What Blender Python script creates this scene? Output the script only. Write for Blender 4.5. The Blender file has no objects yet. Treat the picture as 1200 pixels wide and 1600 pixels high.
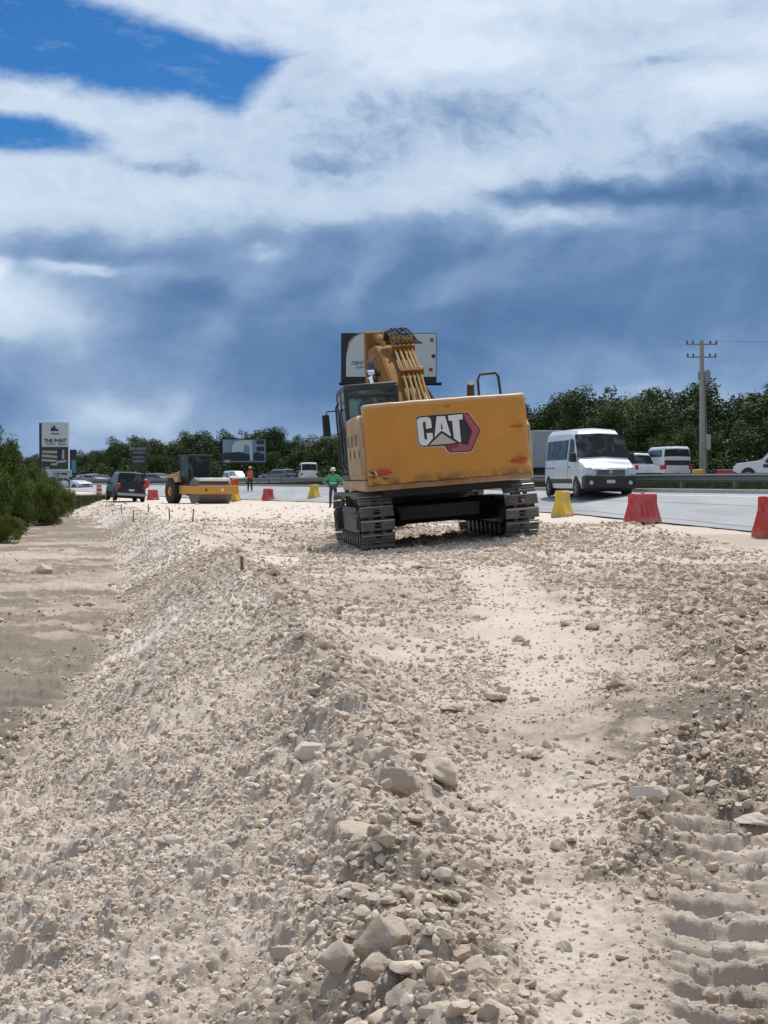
import bpy, bmesh, math, random
import numpy as np
from mathutils import Vector, Matrix, Euler
R = math.radians
random.seed(7); rng = np.random.default_rng(11)
SC = bpy.context.scene
COL = SC.collection
F = 2300.0; CZ = 1.1; HY = 752.0

# ------------------------------------------------------------------ object helpers
def tag(o, label=None, cat=None, group=None, kind=None):
    if label: o['label'] = label
    if cat: o['category'] = cat
    if group: o['group'] = group
    if kind: o['kind'] = kind
    return o
def empty(name, loc=(0,0,0), rz=0, ry=0, rx=0, parent=None):
    o = bpy.data.objects.new(name, None); COL.objects.link(o)
    o.empty_display_size = .2
    o.location = loc; o.rotation_euler = (rx, ry, rz)
    if parent: o.parent = parent
    return o
def link_mesh(name, me, mats, parent=None, loc=None):
    o = bpy.data.objects.new(name, me); COL.objects.link(o)
    if not isinstance(mats, (list, tuple)): mats = [mats]
    if not me.materials:
        for m in mats: me.materials.append(m)
    if parent: o.parent = parent
    if loc is not None: o.location = loc
    return o
def np_mesh(name, V, Fc, nper):
    """V (n,3), Fc flat index array with nper verts per face"""
    me = bpy.data.meshes.new(name)
    nf = len(Fc)//nper
    me.vertices.add(len(V)); me.vertices.foreach_set('co', np.ascontiguousarray(V, dtype=np.float32).ravel())
    me.loops.add(len(Fc)); me.loops.foreach_set('vertex_index', np.ascontiguousarray(Fc, dtype=np.int32).ravel())
    me.polygons.add(nf); me.polygons.foreach_set('loop_start', np.arange(0, nf*nper, nper, dtype=np.int32))
    me.update(calc_edges=True)
    return me
def set_attr(me, name, arr):
    a = me.attributes.new(name, 'FLOAT', 'POINT'); a.data.foreach_set('value', np.asarray(arr, dtype=np.float32))
def smooth(me, flag=True):
    me.polygons.foreach_set('use_smooth', [flag]*len(me.polygons))

class MB:
    def __init__(s): s.v=[]; s.f=[]; s.M=Matrix.Identity(4)
    def add(s, vs, fs):
        b=len(s.v); s.v += [tuple(s.M @ Vector(v)) for v in vs]; s.f += [tuple(b+i for i in f) for f in fs]; return s
    def box(s, x0,x1,y0,y1,z0,z1, tx=1, ty=1, rot=None):
        """box; the top face is scaled by tx, ty about its centre"""
        cx,cy=(x0+x1)/2,(y0+y1)/2; hx,hy=(x1-x0)/2,(y1-y0)/2
        vs=[(cx-hx,cy-hy,z0),(cx+hx,cy-hy,z0),(cx+hx,cy+hy,z0),(cx-hx,cy+hy,z0),
            (cx-hx*tx,cy-hy*ty,z1),(cx+hx*tx,cy-hy*ty,z1),(cx+hx*tx,cy+hy*ty,z1),(cx-hx*tx,cy+hy*ty,z1)]
        if rot is not None:
            c=Vector((cx,cy,(z0+z1)/2)); m=Euler(rot).to_matrix(); vs=[tuple(c+m@(Vector(v)-c)) for v in vs]
        return s.add(vs,[(0,3,2,1),(4,5,6,7),(0,1,5,4),(1,2,6,5),(2,3,7,6),(3,0,4,7)])
    def cyl(s, p0,p1,r0,r1=None,n=16,cap=True):
        r1=r0 if r1 is None else r1; p0=Vector(p0);p1=Vector(p1); d=(p1-p0).normalized()
        u=d.orthogonal().normalized(); w=d.cross(u)
        vs=[];
        for p,r in((p0,r0),(p1,r1)):
            for i in range(n):
                a=2*math.pi*i/n; vs.append(tuple(p+u*(r*math.cos(a))+w*(r*math.sin(a))))
        fs=[(i,(i+1)%n,n+(i+1)%n,n+i) for i in range(n)]
        if cap: fs+=[tuple(range(n-1,-1,-1)),tuple(range(n,2*n))]
        return s.add(vs,fs)
    def tube(s, pts, r, n=8, close=False):
        pts=[Vector(p) for p in pts]; rr = r if isinstance(r,(list,tuple)) else [r]*len(pts)
        b=[];fs=[]; ref=None
        for k,p in enumerate(pts):
            t=(pts[min(k+1,len(pts)-1)]-pts[max(k-1,0)]).normalized()
            if ref is None: ref=t.orthogonal().normalized()
            ref=(ref-t*ref.dot(t)).normalized(); w=t.cross(ref)
            for i in range(n):
                a=2*math.pi*i/n; b.append(tuple(p+ref*(rr[k]*math.cos(a))+w*(rr[k]*math.sin(a))))
        for k in range(len(pts)-1):
            for i in range(n): fs.append((k*n+i,k*n+(i+1)%n,(k+1)*n+(i+1)%n,(k+1)*n+i))
        fs+=[tuple(range(n-1,-1,-1)),tuple(range((len(pts)-1)*n,len(pts)*n))]
        return s.add(b,fs)
    def prism(s, poly, a, b, axis='x'):
        """polygon in the plane normal to axis, extruded from a to b. axis x: poly=(y,z); y: (x,z); z: (x,y)"""
        def P(p,t): return (t,p[0],p[1]) if axis=='x' else ((p[0],t,p[1]) if axis=='y' else (p[0],p[1],t))
        n=len(poly); vs=[P(p,a) for p in poly]+[P(p,b) for p in poly]
        return s.add(vs,[(i,(i+1)%n,n+(i+1)%n,n+i) for i in range(n)]+[tuple(range(n-1,-1,-1)),tuple(range(n,2*n))])
    def grid(s, rows):
        n=len(rows[0]); vs=[p for r in rows for p in r]
        return s.add(vs,[(j*n+i,j*n+i+1,(j+1)*n+i+1,(j+1)*n+i) for j in range(len(rows)-1) for i in range(n-1)])
    def lathe(s, prof, c=(0,0,0), axis='z', n=24):
        vs=[];m=len(prof)
        for i in range(n):
            a=2*math.pi*i/n
            for r,h in prof:
                q=(r*math.cos(a),r*math.sin(a),h)
                if axis=='x': q=(q[2],q[0],q[1])
                if axis=='y': q=(q[1],q[2],q[0])
                vs.append((q[0]+c[0],q[1]+c[1],q[2]+c[2]))
        return s.add(vs,[(i*m+j,((i+1)%n)*m+j,((i+1)%n)*m+j+1,i*m+j+1) for i in range(n) for j in range(m-1)])
    def build(s, name, mat, parent=None, bevel=0, sm=True, ang=35, loc=None, seg=2, subd=0):
        me=bpy.data.meshes.new(name); me.from_pydata(s.v,[],s.f)
        bm=bmesh.new(); bm.from_mesh(me); bmesh.ops.recalc_face_normals(bm,faces=bm.faces); bm.to_mesh(me); bm.free()
        if sm:
            smooth(me); me.set_sharp_from_angle(angle=R(ang))
        o=link_mesh(name,me,mat,parent,loc)
        if bevel:
            m=o.modifiers.new('bevel','BEVEL'); m.width=bevel; m.segments=seg; m.limit_method='ANGLE'; m.angle_limit=R(40); m.harden_normals=False
        if subd:
            m=o.modifiers.new('sub','SUBSURF'); m.levels=subd; m.render_levels=subd
        return o
def copy_thing(o, parent=None):
    c=o.copy(); COL.objects.link(c)
    if parent: c.parent=parent
    for ch in list(o.children): copy_thing(ch,c)
    return c
def text_mesh(txt, size, mat, parent, loc, rot=(R(90),0,0), name='lettering', align='CENTER', ext=.004, bold=0.0, sx=1.0):
    cu=bpy.data.curves.new('t','FONT'); cu.body=txt; cu.size=size; cu.extrude=ext; cu.align_x=align; cu.align_y='CENTER'; cu.offset=bold
    t=bpy.data.objects.new('t',cu); COL.objects.link(t); bpy.context.view_layer.update()
    me=bpy.data.meshes.new_from_object(t.evaluated_get(bpy.context.evaluated_depsgraph_get()))
    bpy.data.objects.remove(t); me.name=name; me.materials.clear()
    o=link_mesh(name,me,mat,parent,loc); o.rotation_euler=rot; o.scale=(sx,1,1)
    return o

# ------------------------------------------------------------------ node helpers
def newmat(name):
    m=bpy.data.materials.new(name); m.use_nodes=True; nt=m.node_tree
    return m, nt, nt.nodes['Principled BSDF']
def N(nt, typ, **kw):
    n=nt.nodes.new(typ)
    for k,v in kw.items():
        if k.startswith('_'): setattr(n,k[1:],v)
        else: n.inputs[k.replace('__',' ')].default_value=v
    return n
def mixrgb(nt, fac, a, b, blend='MIX'):
    n=nt.nodes.new('ShaderNodeMix'); n.data_type='RGBA'; n.blend_type=blend
    for sock,val in ((0,fac),(6,a),(7,b)):
        if hasattr(val,'is_linked') or hasattr(val,'links'): nt.links.new(val,n.inputs[sock])
        elif sock==0: n.inputs[0].default_value=val
        else: n.inputs[sock].default_value=(*val[:3],1)
    return n.outputs[2]
def math_(nt, op, a, b=None, c=None, clamp=False):
    n=nt.nodes.new('ShaderNodeMath'); n.operation=op; n.use_clamp=clamp
    for i,v in enumerate((a,b,c)):
        if v is None: continue
        if hasattr(v,'links'): nt.links.new(v,n.inputs[i])
        else: n.inputs[i].default_value=v
    return n.outputs[0]
def maprange(nt, v, a, b, c=0, d=1, smooth_=False):
    n=nt.nodes.new('ShaderNodeMapRange'); n.interpolation_type='SMOOTHSTEP' if smooth_ else 'LINEAR'
    nt.links.new(v,n.inputs[0])
    for i,x in enumerate((a,b,c,d)): n.inputs[i+1].default_value=x
    return n.outputs[0]
def noise(nt, scale, detail=4, rough=.55, coord=None, out=0, dist=0):
    n=nt.nodes.new('ShaderNodeTexNoise'); n.inputs['Scale'].default_value=scale; n.inputs['Detail'].default_value=detail
    n.inputs['Roughness'].default_value=rough; n.inputs['Distortion'].default_value=dist
    if coord is None:
        t=nt.nodes.new('ShaderNodeTexCoord'); coord=t.outputs['Object']
    nt.links.new(coord,n.inputs['Vector'])
    return n.outputs[out]
def bump(nt, bsdf, h, strength=.3, dist=.01):
    b=nt.nodes.new('ShaderNodeBump'); b.inputs['Strength'].default_value=strength; b.inputs['Distance'].default_value=dist
    nt.links.new(h,b.inputs['Height']); nt.links.new(b.outputs[0],bsdf.inputs['Normal'])
_pm={}
def paint(name, col, rough=.45, metal=0, dirt=.25, dirtcol=(.42,.36,.29), scale=2.5, coat=0, grime=(.0,.0), bmp=0):
    """paint / plastic / metal with mottling and patchy dust so that nothing is a flat colour"""
    if name in _pm: return _pm[name]
    m,nt,b=newmat(name)
    n1=noise(nt,scale,6,.65); n2=noise(nt,scale*9,5,.6)
    c=mixrgb(nt, maprange(nt,n2,.3,.7,0,.35), col, [max(0,x*.8) for x in col])
    d=math_(nt,'MULTIPLY', maprange(nt,n1,.42,.75), dirt, clamp=True)
    c=mixrgb(nt,d,c,dirtcol)
    nt.links.new(c,b.inputs['Base Color'])
    nt.links.new(maprange(nt,n1,.3,.7,rough*.8,min(1,rough*1.3)),b.inputs['Roughness'])
    b.inputs['Metallic'].default_value=metal
    if coat: b.inputs['Coat Weight'].default_value=coat
    if bmp: bump(nt,b,n2,bmp,.004)
    _pm[name]=m; return m

# ------------------------------------------------------------------ numpy noise
def _h(ix,iy,s):
    h=(ix.astype(np.int64)*374761393+iy.astype(np.int64)*668265263+s*974634777)&0xffffffff
    h=((h^(h>>13))*1274126177)&0xffffffff; h=(h^(h>>16))&0xffffffff
    return h.astype(np.float64)/4294967295.0
def vn(x,y,s=0):
    ix=np.floor(x);iy=np.floor(y);fx=x-ix;fy=y-iy
    fx=fx*fx*fx*(fx*(fx*6-15)+10);fy=fy*fy*fy*(fy*(fy*6-15)+10)
    a=_h(ix,iy,s);b=_h(ix+1,iy,s);c=_h(ix,iy+1,s);d=_h(ix+1,iy+1,s)
    return (a+(b-a)*fx)*(1-fy)+(c+(d-c)*fx)*fy
def fbm(x,y,s=0,o=4,g=.5):
    t=0;a=1;w=0
    for k in range(o):
        t=t+a*vn(x,y,s+k*17);w+=a;a*=g;x,y=(x*1.6-y*1.2)+3.1,(x*1.2+y*1.6)-7.7
    return t/w
def cells(x,y,size,s=0,rmin=.3,rmax=.62):
    """embedded pebble relief: height of the nearest dome (in units of size)"""
    X=x/size;Y=y/size;ix=np.floor(X);iy=np.floor(Y);out=np.zeros_like(X)
    for dx in(-1,0,1):
        for dy in(-1,0,1):
            cx=ix+dx;cy=iy+dy
            px=cx+_h(cx,cy,s);py=cy+_h(cx,cy,s+5);r=rmin+(rmax-rmin)*_h(cx,cy,s+9)**2
            e=1+1.0*_h(cx,cy,s+11)
            q=((X-px)**2+((Y-py)*e)**2)/(r*r)
            out=np.maximum(out,1.15*r*np.clip(1-q,0,1)**.9*(.35+.65*_h(cx,cy,s+13)))
    return out*size
def ss(a,b,x):
    t=np.clip((x-a)/(b-a),0,1);return t*t*(3-2*t)
I=np.interp

# ------------------------------------------------------------------ the lie of the land
def xcrest(d): return I(d,[0,3.9,8.3,12,18.3,30,52,90,130,300],[.12,-.02,-.36,-.82,-1.7,-3.75,-8.2,-17,-28,-90])
def xnear(d): return I(d,[0,10,30,48,65,90,115,160,200,260,600],[10.3,9.6,7.85,6.15,2,-8.6,-20,-40,-64,-104,-330])
def xfar(d): return I(d,[0,20,46,102,130,160,200,260,600],[25,19.6,12.1,-4.4,-14,-28,-50,-88,-310])
def road_z(x,d):
    t=(x-xnear(d))/(xfar(d)-xnear(d)); near=I(d,[0,48,100,160],[.05,.05,-.02,.45]); return near+(.7-near)*np.clip(t,-.5,1)
def base(x,d):
    x=np.asarray(x,float);d=np.asarray(d,float)
    pad=I(d,[0,4,9,20,60,86,110,160,400],[-.38,-.36,-.2,0,-.03,-.2,-.1,.2,.5])
    # mound under the excavator, tilted
    w=ss(6.5,3.2,np.hypot((x-.9)/1.0,(d-28.5)*.8)); pad=pad*(1-w)+w*(-.05+.0857*(x-.90))
    pad=pad+.20*np.exp(-((x-3.3)/1.2)**2-((d-11.5)/3.2)**2)+.10*np.exp(-((x-2.0)/.8)**2-((d-7.6)/1.3)**2)
    xc=xcrest(d); W=I(d,[0,5,11,16,23,33,60,100],[2.5,2.3,2.15,1.75,1.6,1.55,1.6,2.5])
    xw=xc+.12*(fbm(d*.9,x*.5,3)-.5)*2
    s=np.clip((xw-x)/W,0,3)
    zd=I(d,[0,5,50,75,95,120,300],[-1.1,-.98,-.88,-.60,-.42,-.12,.4])
    prof=np.clip(.25*ss(-.1,1.1,s)+.75*ss(-.02,1.0,s)**1.0*(.5+.5*np.clip(s,0,1))**.6,0,1)
    ridge=.20*np.exp(-(np.abs(x-xw-.14)/np.where(x<xw+.14,.26,.36))**1.7)*I(d,[0,4,8,12,20,30],[1.1,1.15,.95,.7,.4,0])*(.55+.9*fbm(d*1.1,x*.7,33,3))
    z=pad*(1-prof)+zd*prof+ridge*(1-prof)
    # ditch rises again towards the bushes
    far=ss(0,7,(xc-W)-x-I(d,[0,30,60],[6,4.5,3.6])); z=z+far*I(d,[0,60,100,130],[1.0,.7,.35,0])
    # road and the median beyond
    xn=xnear(d);xf=xfar(d);rz=road_z(x,d)
    wob=.5*(fbm(x*.5,d*.35,21)-.5)+.25*(fbm(x*3,d*2,22)-.5)
    spill=.018-.05*np.clip((x-(xn-1.1)+wob*1.6),-.5,1.6)
    k=ss(xn-3.2,xn-1.3,x); z=z*(1-k)+(rz+np.where(x<xf,np.clip(spill,-.07,.02),0))*k
    md=np.where(x>xf,.06+.0*x,0); z=z+np.where(x>xf,.25*ss(0,11,x-xf)+.05,0)
    return z
def px2ground(px,py,it=40):
    d=5.0
    lo,hi=2.0,400.0
    for _ in range(60):
        m=(lo*hi)**.5; x=(px-600)/F*m; zr=CZ-(py-HY)/F*m
        if float(base(x,m))>zr: hi=m
        else: lo=m
    d=(lo*hi)**.5
    return (px-600)/F*d, d
def on_ground(px,py):
    x,d=px2ground(px,py); return (x,d,float(height(np.array([x]),np.array([d]))[0]))

def zones(x,d):
    xc=xcrest(d);xn=xnear(d)
    tw=I(d,[0,5,11,16,23,33,60],[.1,-.1,-.2,-.65,-.8,-.85,-.8])+.8*(fbm(d*.5,x*.5,31)-.5)
    slope=ss(-.15,.1,xc-x)*ss(2.6,2.1,(xc-x)-tw)
    ditch=ss(2.1,2.6,(xc-x)-tw)
    crest=np.exp(-((x-xc-.12)/.3)**2)*I(d,[0,20,30],[1,1,0])
    lane=np.exp(-((x-I(d,[3,4.4,7.3,11.2,17.5,24],[.52,.64,.88,1.15,1.35,1.5]))/(.19+.016*d+.10*(fbm(d*1.3,x*2,5)-.5)))**4)
    lane=lane*I(d,[3,4.8,5.2,7.2,8.3,18,21],[1,1,.1,.1,.9,1,0])
    tb=.75+.17*(d-3.9); track=ss(-.02,.05,x-tb)*ss(.78,.70,x-tb)*ss(6.5,6.0,d)
    trackedge=(np.exp(-((x-tb+.05)/.13)**2)+np.exp(-((x-tb-.84)/.13)**2))*ss(6.8,6.0,d)
    right=ss(.0,.35,x-I(d,[5.8,7,9,12,16,22],[1.0,1.15,1.6,2.1,2.2,3.0])-.3*(fbm(d,x*2,41)-.5))*ss(5.7,6.3,d)*ss(22,15,d)
    mud=np.exp(-(((x+1.55)/.42)**2+((d-21.0)/3.0)**2)**2)
    exc=ss(19,23,d)*ss(46,34,d)*ss(-2.2,-1.0,x-.0*d)*ss(xn-2.4,xn-5.5,x+1.5*(fbm(x*.8,d*.4,44)-.5))
    farpad=ss(34,48,d)*(1-ss(.2,-.2,x-xc))
    road=ss(xn-2.6,xn-1.6,x)
    return dict(slope=slope,ditch=ditch,crest=crest,lane=lane,track=track,tedge=trackedge,right=right,mud=mud,exc=exc,far=farpad,road=road)
def height(x,d,Z=None):
    """finished ground surface, with ruts, clods and pebbles"""
    if Z is None: Z=zones(x,d)
    z=base(x,d)
    calm=np.clip(1-.75*Z['lane']-.9*Z['mud']-.97*Z['road']-.7*Z['far']-.5*Z['track'],0.02,1)
    near=ss(60,20,d)
    z=z+.10*(fbm(x*.8,d*.8,1,3)-.5)*np.clip(calm+.15,0,1)*(1-Z['ditch']*.3)
    z=z+.05*(fbm(x*3.2,d*3.2,2,4)-.5)*calm*near
    rough=np.clip(.60+1.0*Z['right']+.75*Z['slope']+.8*Z['crest']+.9*Z['tedge']+.5*Z['exc']-.3*Z['ditch'],0,1.7)*calm*ss(80,30,d)
    z=z+.055*(fbm(x*9,d*9,4,4,.6)-.5)*rough
    pebb=rough*(.4+1.2*ss(.35,.6,fbm(x*1.5,d*1.5,77)))
    z=z+.42*cells(x,d,.11,50)*pebb+.5*cells(x,d,.05,51)*np.clip(rough+.15,0,1.3)*ss(22,12,d)*(1-.9*Z['mud'])
    z=z+.40*cells(x,d,.24,52)*rough*ss(.4,.65,fbm(x*.7,d*.7,78))+.55*cells(x,d,.024,53)*ss(11,6,d)*(.35+.8*ss(.35,.6,fbm(x*2.2,d*2.2,79)))*(1-Z['road'])
    z=z+.020*(fbm(x*26,d*26,6,3)-.5)*ss(14,8,d)*np.clip(calm+.35,0,1)
    # scraped lines across the ditch and dozer combing of the slope
    wv=d*2.4+1.2*fbm(x*.5,d*.4,8,3)*2
    z=z+Z['ditch']*ss(55,35,d)*(.16*(fbm(x*.35,wv*1.7,9,4)-.5)+.05*np.sin(wv*5.5+3*fbm(x,d,10))*ss(.3,.55,fbm(x*.4,d*.6,12))+.10*(fbm(x*3,d*3,19,4)-.5)+.045*(fbm(x*9,d*9,29,3)-.5)+.7*cells(x,d*1.5,.10,59)*ss(.3,.55,fbm(x*1.2,d*1.2,60)))
    lv=(x*1.05+d*.62); z=z+Z['slope']*ss(30,20,d)*.05*(fbm(lv*5.5,(d-x)*.45,13,3)-.5)
    # crawler prints
    pit=((d-.10*x)/.185+.20*fbm(x*2.5,d*1.5,14,2))%1.0
    bar=ss(.0,.13,pit)*ss(.62,.48,pit)
    z=z+Z['track']*(.052*bar*(.6+.4*ss(.3,.5,fbm(x*5.5,d*9,15,3)))-.045)+.05*Z['tedge']+Z['track']*(.5*cells(x,d,.030,57)+.016*(fbm(x*16,d*16,58,4)-.5))
    # shallow crawler ripples in the fine lane
    z=z+Z['lane']*ss(6.5,8,d)*.008*np.sin(d*2*math.pi/.2)*ss(.4,.6,fbm(x*3,d*.6,16))
    return z
# ------------------------------------------------------------------ materials of the ground
def ground_material():
    m,nt,b=newmat('graded limestone')
    L=nt.links
    tc=nt.nodes.new('ShaderNodeTexCoord').outputs['Object']
    def at(n):
        a=nt.nodes.new('ShaderNodeAttribute'); a.attribute_name=n; return a.outputs['Fac']
    n1=noise(nt,.9,6,.6,tc); n2=noise(nt,7,6,.65,tc); n3=noise(nt,60,5,.7,tc); n4=noise(nt,240,3,.6,tc)
    c=mixrgb(nt,maprange(nt,n1,.35,.68),(.53,.43,.35),(.63,.525,.44))
    c=mixrgb(nt,maprange(nt,n2,.42,.75),c,(.66,.585,.50))
    c=mixrgb(nt,maprange(nt,n3,.45,.85,0,.55),c,(.33,.26,.20))
    bf=math_(nt,'MULTIPLY',at('brown'),maprange(nt,n2,.3,.62,.5,1.2),clamp=True)
    c=mixrgb(nt,bf,c,(.235,.180,.132)); c=mixrgb(nt,maprange(nt,at('brown'),.8,1.0,0,.7),c,(.135,.105,.078))
    c=mixrgb(nt,math_(nt,'MULTIPLY',at('white'),maprange(nt,n2,.3,.6,.5,1),clamp=True),c,(.68,.61,.53))
    c=mixrgb(nt,maprange(nt,n4,.35,.7,0,.28),c,(.68,.62,.555))
    # verge grass
    g=mixrgb(nt,maprange(nt,noise(nt,3,6,.7,tc),.35,.65),(.045,.062,.02),(.10,.10,.042))
    g=mixrgb(nt,maprange(nt,noise(nt,.35,4,.6,tc),.5,.7,0,.7),g,(.16,.13,.075))
    c=mixrgb(nt,at('grass'),c,g)
    L.new(c,b.inputs['Base Color']); b.inputs['Roughness'].default_value=.95; b.inputs['Specular IOR Level'].default_value=.15
    h=math_(nt,'ADD',math_(nt,'MULTIPLY',n3,1.0),math_(nt,'MULTIPLY',n4,.5))
    bump(nt,b,h,.6,.012)
    return m
def rock_material():
    m,nt,b=newmat('limestone rock')
    tc=nt.nodes.new('ShaderNodeTexCoord').outputs['Object']
    a=nt.nodes.new('ShaderNodeAttribute'); a.attribute_name='tone'; t=a.outputs['Fac']
    oi=nt.nodes.new('ShaderNodeObjectInfo')
    r=nt.nodes.new('ShaderNodeValToRGB'); cr=r.color_ramp
    cols=[(0,(.24,.165,.115)),(.18,(.42,.325,.25)),(.42,(.55,.44,.345)),(.7,(.64,.54,.44)),(.88,(.71,.63,.54)),(1,(.76,.72,.66))]
    while len(cr.elements)<len(cols): cr.elements.new(.5)
    for e,(p,c) in zip(cr.elements,cols): e.position=p; e.color=(*c,1)
    n1=noise(nt,9,6,.65,tc); n2=noise(nt,55,6,.7,tc); n3=noise(nt,200,3,.6,tc)
    # tone of single rocks comes from the object colour, of gravel from the attribute
    tt=math_(nt,'ADD',t,math_(nt,'MULTIPLY',math_(nt,'SUBTRACT',n1,.5),.55),clamp=True)
    nt.links.new(tt,r.inputs[0])
    c=mixrgb(nt,maprange(nt,n2,.48,.8,0,.4),r.outputs[0],(.36,.28,.21))
    c=mixrgb(nt,maprange(nt,n1,.5,.75,0,.45),c,(.58,.50,.425))
    ge=nt.nodes.new('ShaderNodeNewGeometry'); sg=nt.nodes.new('ShaderNodeSeparateXYZ'); nt.links.new(ge.outputs['Normal'],sg.inputs[0])
    dust=math_(nt,'MULTIPLY',maprange(nt,sg.outputs[2],.1,.85,0,.62),maprange(nt,n1,.3,.6,.4,1),clamp=True)   # dust settled on upward faces
    c=mixrgb(nt,dust,c,(.65,.54,.43))
    nt.links.new(c,b.inputs['Base Color']); b.inputs['Roughness'].default_value=.93; b.inputs['Specular IOR Level'].default_value=.15
    bump(nt,b,math_(nt,'ADD',n2,math_(nt,'MULTIPLY',n3,.4)),.55,.012)
    return m
M_ground=ground_material(); M_rock=rock_material()

# ------------------------------------------------------------------ one ground sheet to the horizon
def build_ground():
    us=np.concatenate([-np.geomspace(1.6,.33,60),np.linspace(-.325,-.275,24),np.linspace(-.273,.273,1020),np.linspace(.275,.325,24),np.geomspace(.33,1.6,60)])
    ds=[1.6]
    while ds[-1]<3.4: ds.append(ds[-1]+.03)
    while ds[-1]<150: d=ds[-1]; ds.append(d+min(.22 if d<60 else .5,max(.0062,d*d/2100)))
    ds=np.concatenate([ds,np.geomspace(152,6000,60)])
    U,D=np.meshgrid(us,ds); X=(U*D).ravel(); Dd=D.ravel()
    Z=zones(X,Dd); z=height(X,Dd,Z)
    me=np_mesh('ground',np.stack([X,Dd,z],1),_gridfaces(len(ds),len(us)),4); smooth(me)
    xn=xnear(Dd);xf=xfar(Dd)
    brown=np.clip(.6*Z['right']*(.5+.9*fbm(X*1.2,Dd*1.2,61))+.5*Z['tedge']+.12*Z['track']+Z['ditch']*(.72+.6*ss(.46,.56,fbm(X*.20,Dd*1.5+.6*np.sin(X*.8),62,5))+.5*(fbm(X*3,Dd*3,72,3)-.5))*(1-.5*ss(25,29,Dd)*ss(60,42,Dd)*ss(.4,.52,fbm(X*.3,Dd*.3,71)))*ss(80,65,Dd)
        +.45*Z['crest']*ss(.4,.6,fbm(X*.8,Dd*.5,63))+.25*Z['slope']*ss(.45,.62,fbm(X*.7,Dd*.5,64))+.45*ss(.48,.66,fbm(X*.6,Dd*.6,65))+.3*ss(.5,.62,fbm(X*3.5,Dd*3.5,73))*ss(30,15,Dd)-.6*Z['lane']-.6*Z['far'],0,1)
    for px,py,sx_,sd_,a_ in ((860,1375,.28,.10,.8),(640,1400,.14,.22,.6),(470,940,.25,1.6,.55),(1050,1150,.5,1.3,.6),(30,1190,.5,.7,.5),(560,1085,.12,.8,.4),(1100,1020,.6,1.5,.35),(180,1500,.25,.3,.3)):
        gx,gd=px2ground(px,py); brown=np.clip(brown+a_*np.exp(-((X-gx)/sx_)**2-((Dd-gd)/sd_)**2)*(.4+1.2*ss(.35,.6,fbm(X*5,Dd*5,69))),0,1)
    white=np.clip(.9*Z['slope']*ss(.45,.6,fbm(X*.5+3,Dd*.3,66))*ss(10,14,Dd)+.05*Z['lane']+.7*Z['mud']+.5*Z['far']+.6*Z['exc']*ss(.45,.6,fbm(X,Dd,67)),0,1)
    nz=fbm(X*.8,Dd*.5,68,4)
    grass=np.where(X>xf-.0,ss(.0,.25,X-xf)*ss(11.2,10.6,X-xf),0)
    grass=np.maximum(grass,ss(19.5,20.5,X-xf))
    leftv=ss(0,1.2,(xcrest(Dd)-X)+2.5*(nz-.5)-I(Dd,[0,30,50,62,75,85,95,105,118],[8.8,8.6,6.4,4.6,3.1,1.4,-.4,-1.8,-3.5]))*ss(12,20,Dd)*ss(124,116,Dd)
    grass=np.maximum(grass,leftv); grass=np.maximum(grass,ss(98,106,Dd+8*(nz-.5))*ss(xn-1.5,xn-3,X)*ss(-18,-22,X))
    set_attr(me,'brown',brown); set_attr(me,'white',white); set_attr(me,'grass',grass)
    return tag(link_mesh('ground',me,M_ground),kind='structure')
def _gridfaces(nr,nc):
    i=np.arange(nr-1)[:,None]*nc+np.arange(nc-1)[None,:]
    return np.stack([i,i+1,i+nc+1,i+nc],-1).ravel()
build_ground()

# ------------------------------------------------------------------ rock shapes
def ico(sub):
    bm=bmesh.new(); bmesh.ops.create_icosphere(bm,subdivisions=sub,radius=1)
    V=np.array([v.co[:] for v in bm.verts]); Fc=np.array([[v.index for v in f.verts] for f in bm.faces]); bm.free(); return V,Fc
ICO={k:ico(k) for k in (1,2,3,4)}
def rock_shape(seed,lod):
    V,Fc=ICO[lod]; V=V.copy(); r=np.random.default_rng(seed)
    for k in range(15):
        n=r.normal(size=3); n/=np.linalg.norm(n); off=r.uniform(.46,.82)
        t=V@n-off; V-=np.maximum(t,0)[:,None]*n[None,:]*.93
    ph=r.uniform(0,50,3)
    f=fbm(V[:,0]*1.6+ph[0]+V[:,2],V[:,1]*1.6+ph[1]-V[:,2],seed,3)-.5
    f2=fbm(V[:,0]*5+ph[1]+V[:,2]*3,V[:,1]*5+ph[2]-V[:,2]*4,seed+3,3)-.5
    V=V*(1+.38*f+(.16*f2 if lod>2 else 0))[:,None]
    V*=np.array([1,r.uniform(.7,1),r.uniform(.5,.8)])[None,:]
    return V/np.abs(V).max()
NV=10
SH={lod:[rock_shape(100+k,lod) for k in range(NV)] for lod in (1,2,3,4)}
def rotmats(n):
    q=rng.normal(size=(n,4)); tilt=.45; q[:,1:3]*=tilt; q/=np.linalg.norm(q,axis=1)[:,None]
    w,x,y,z=q.T
    return np.stack([1-2*(y*y+z*z),2*(x*y-z*w),2*(x*z+y*w),2*(x*y+z*w),1-2*(x*x+z*z),2*(y*z-x*w),2*(x*z-y*w),2*(y*z+x*w),1-2*(x*x+y*y)],1).reshape(n,3,3)
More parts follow.
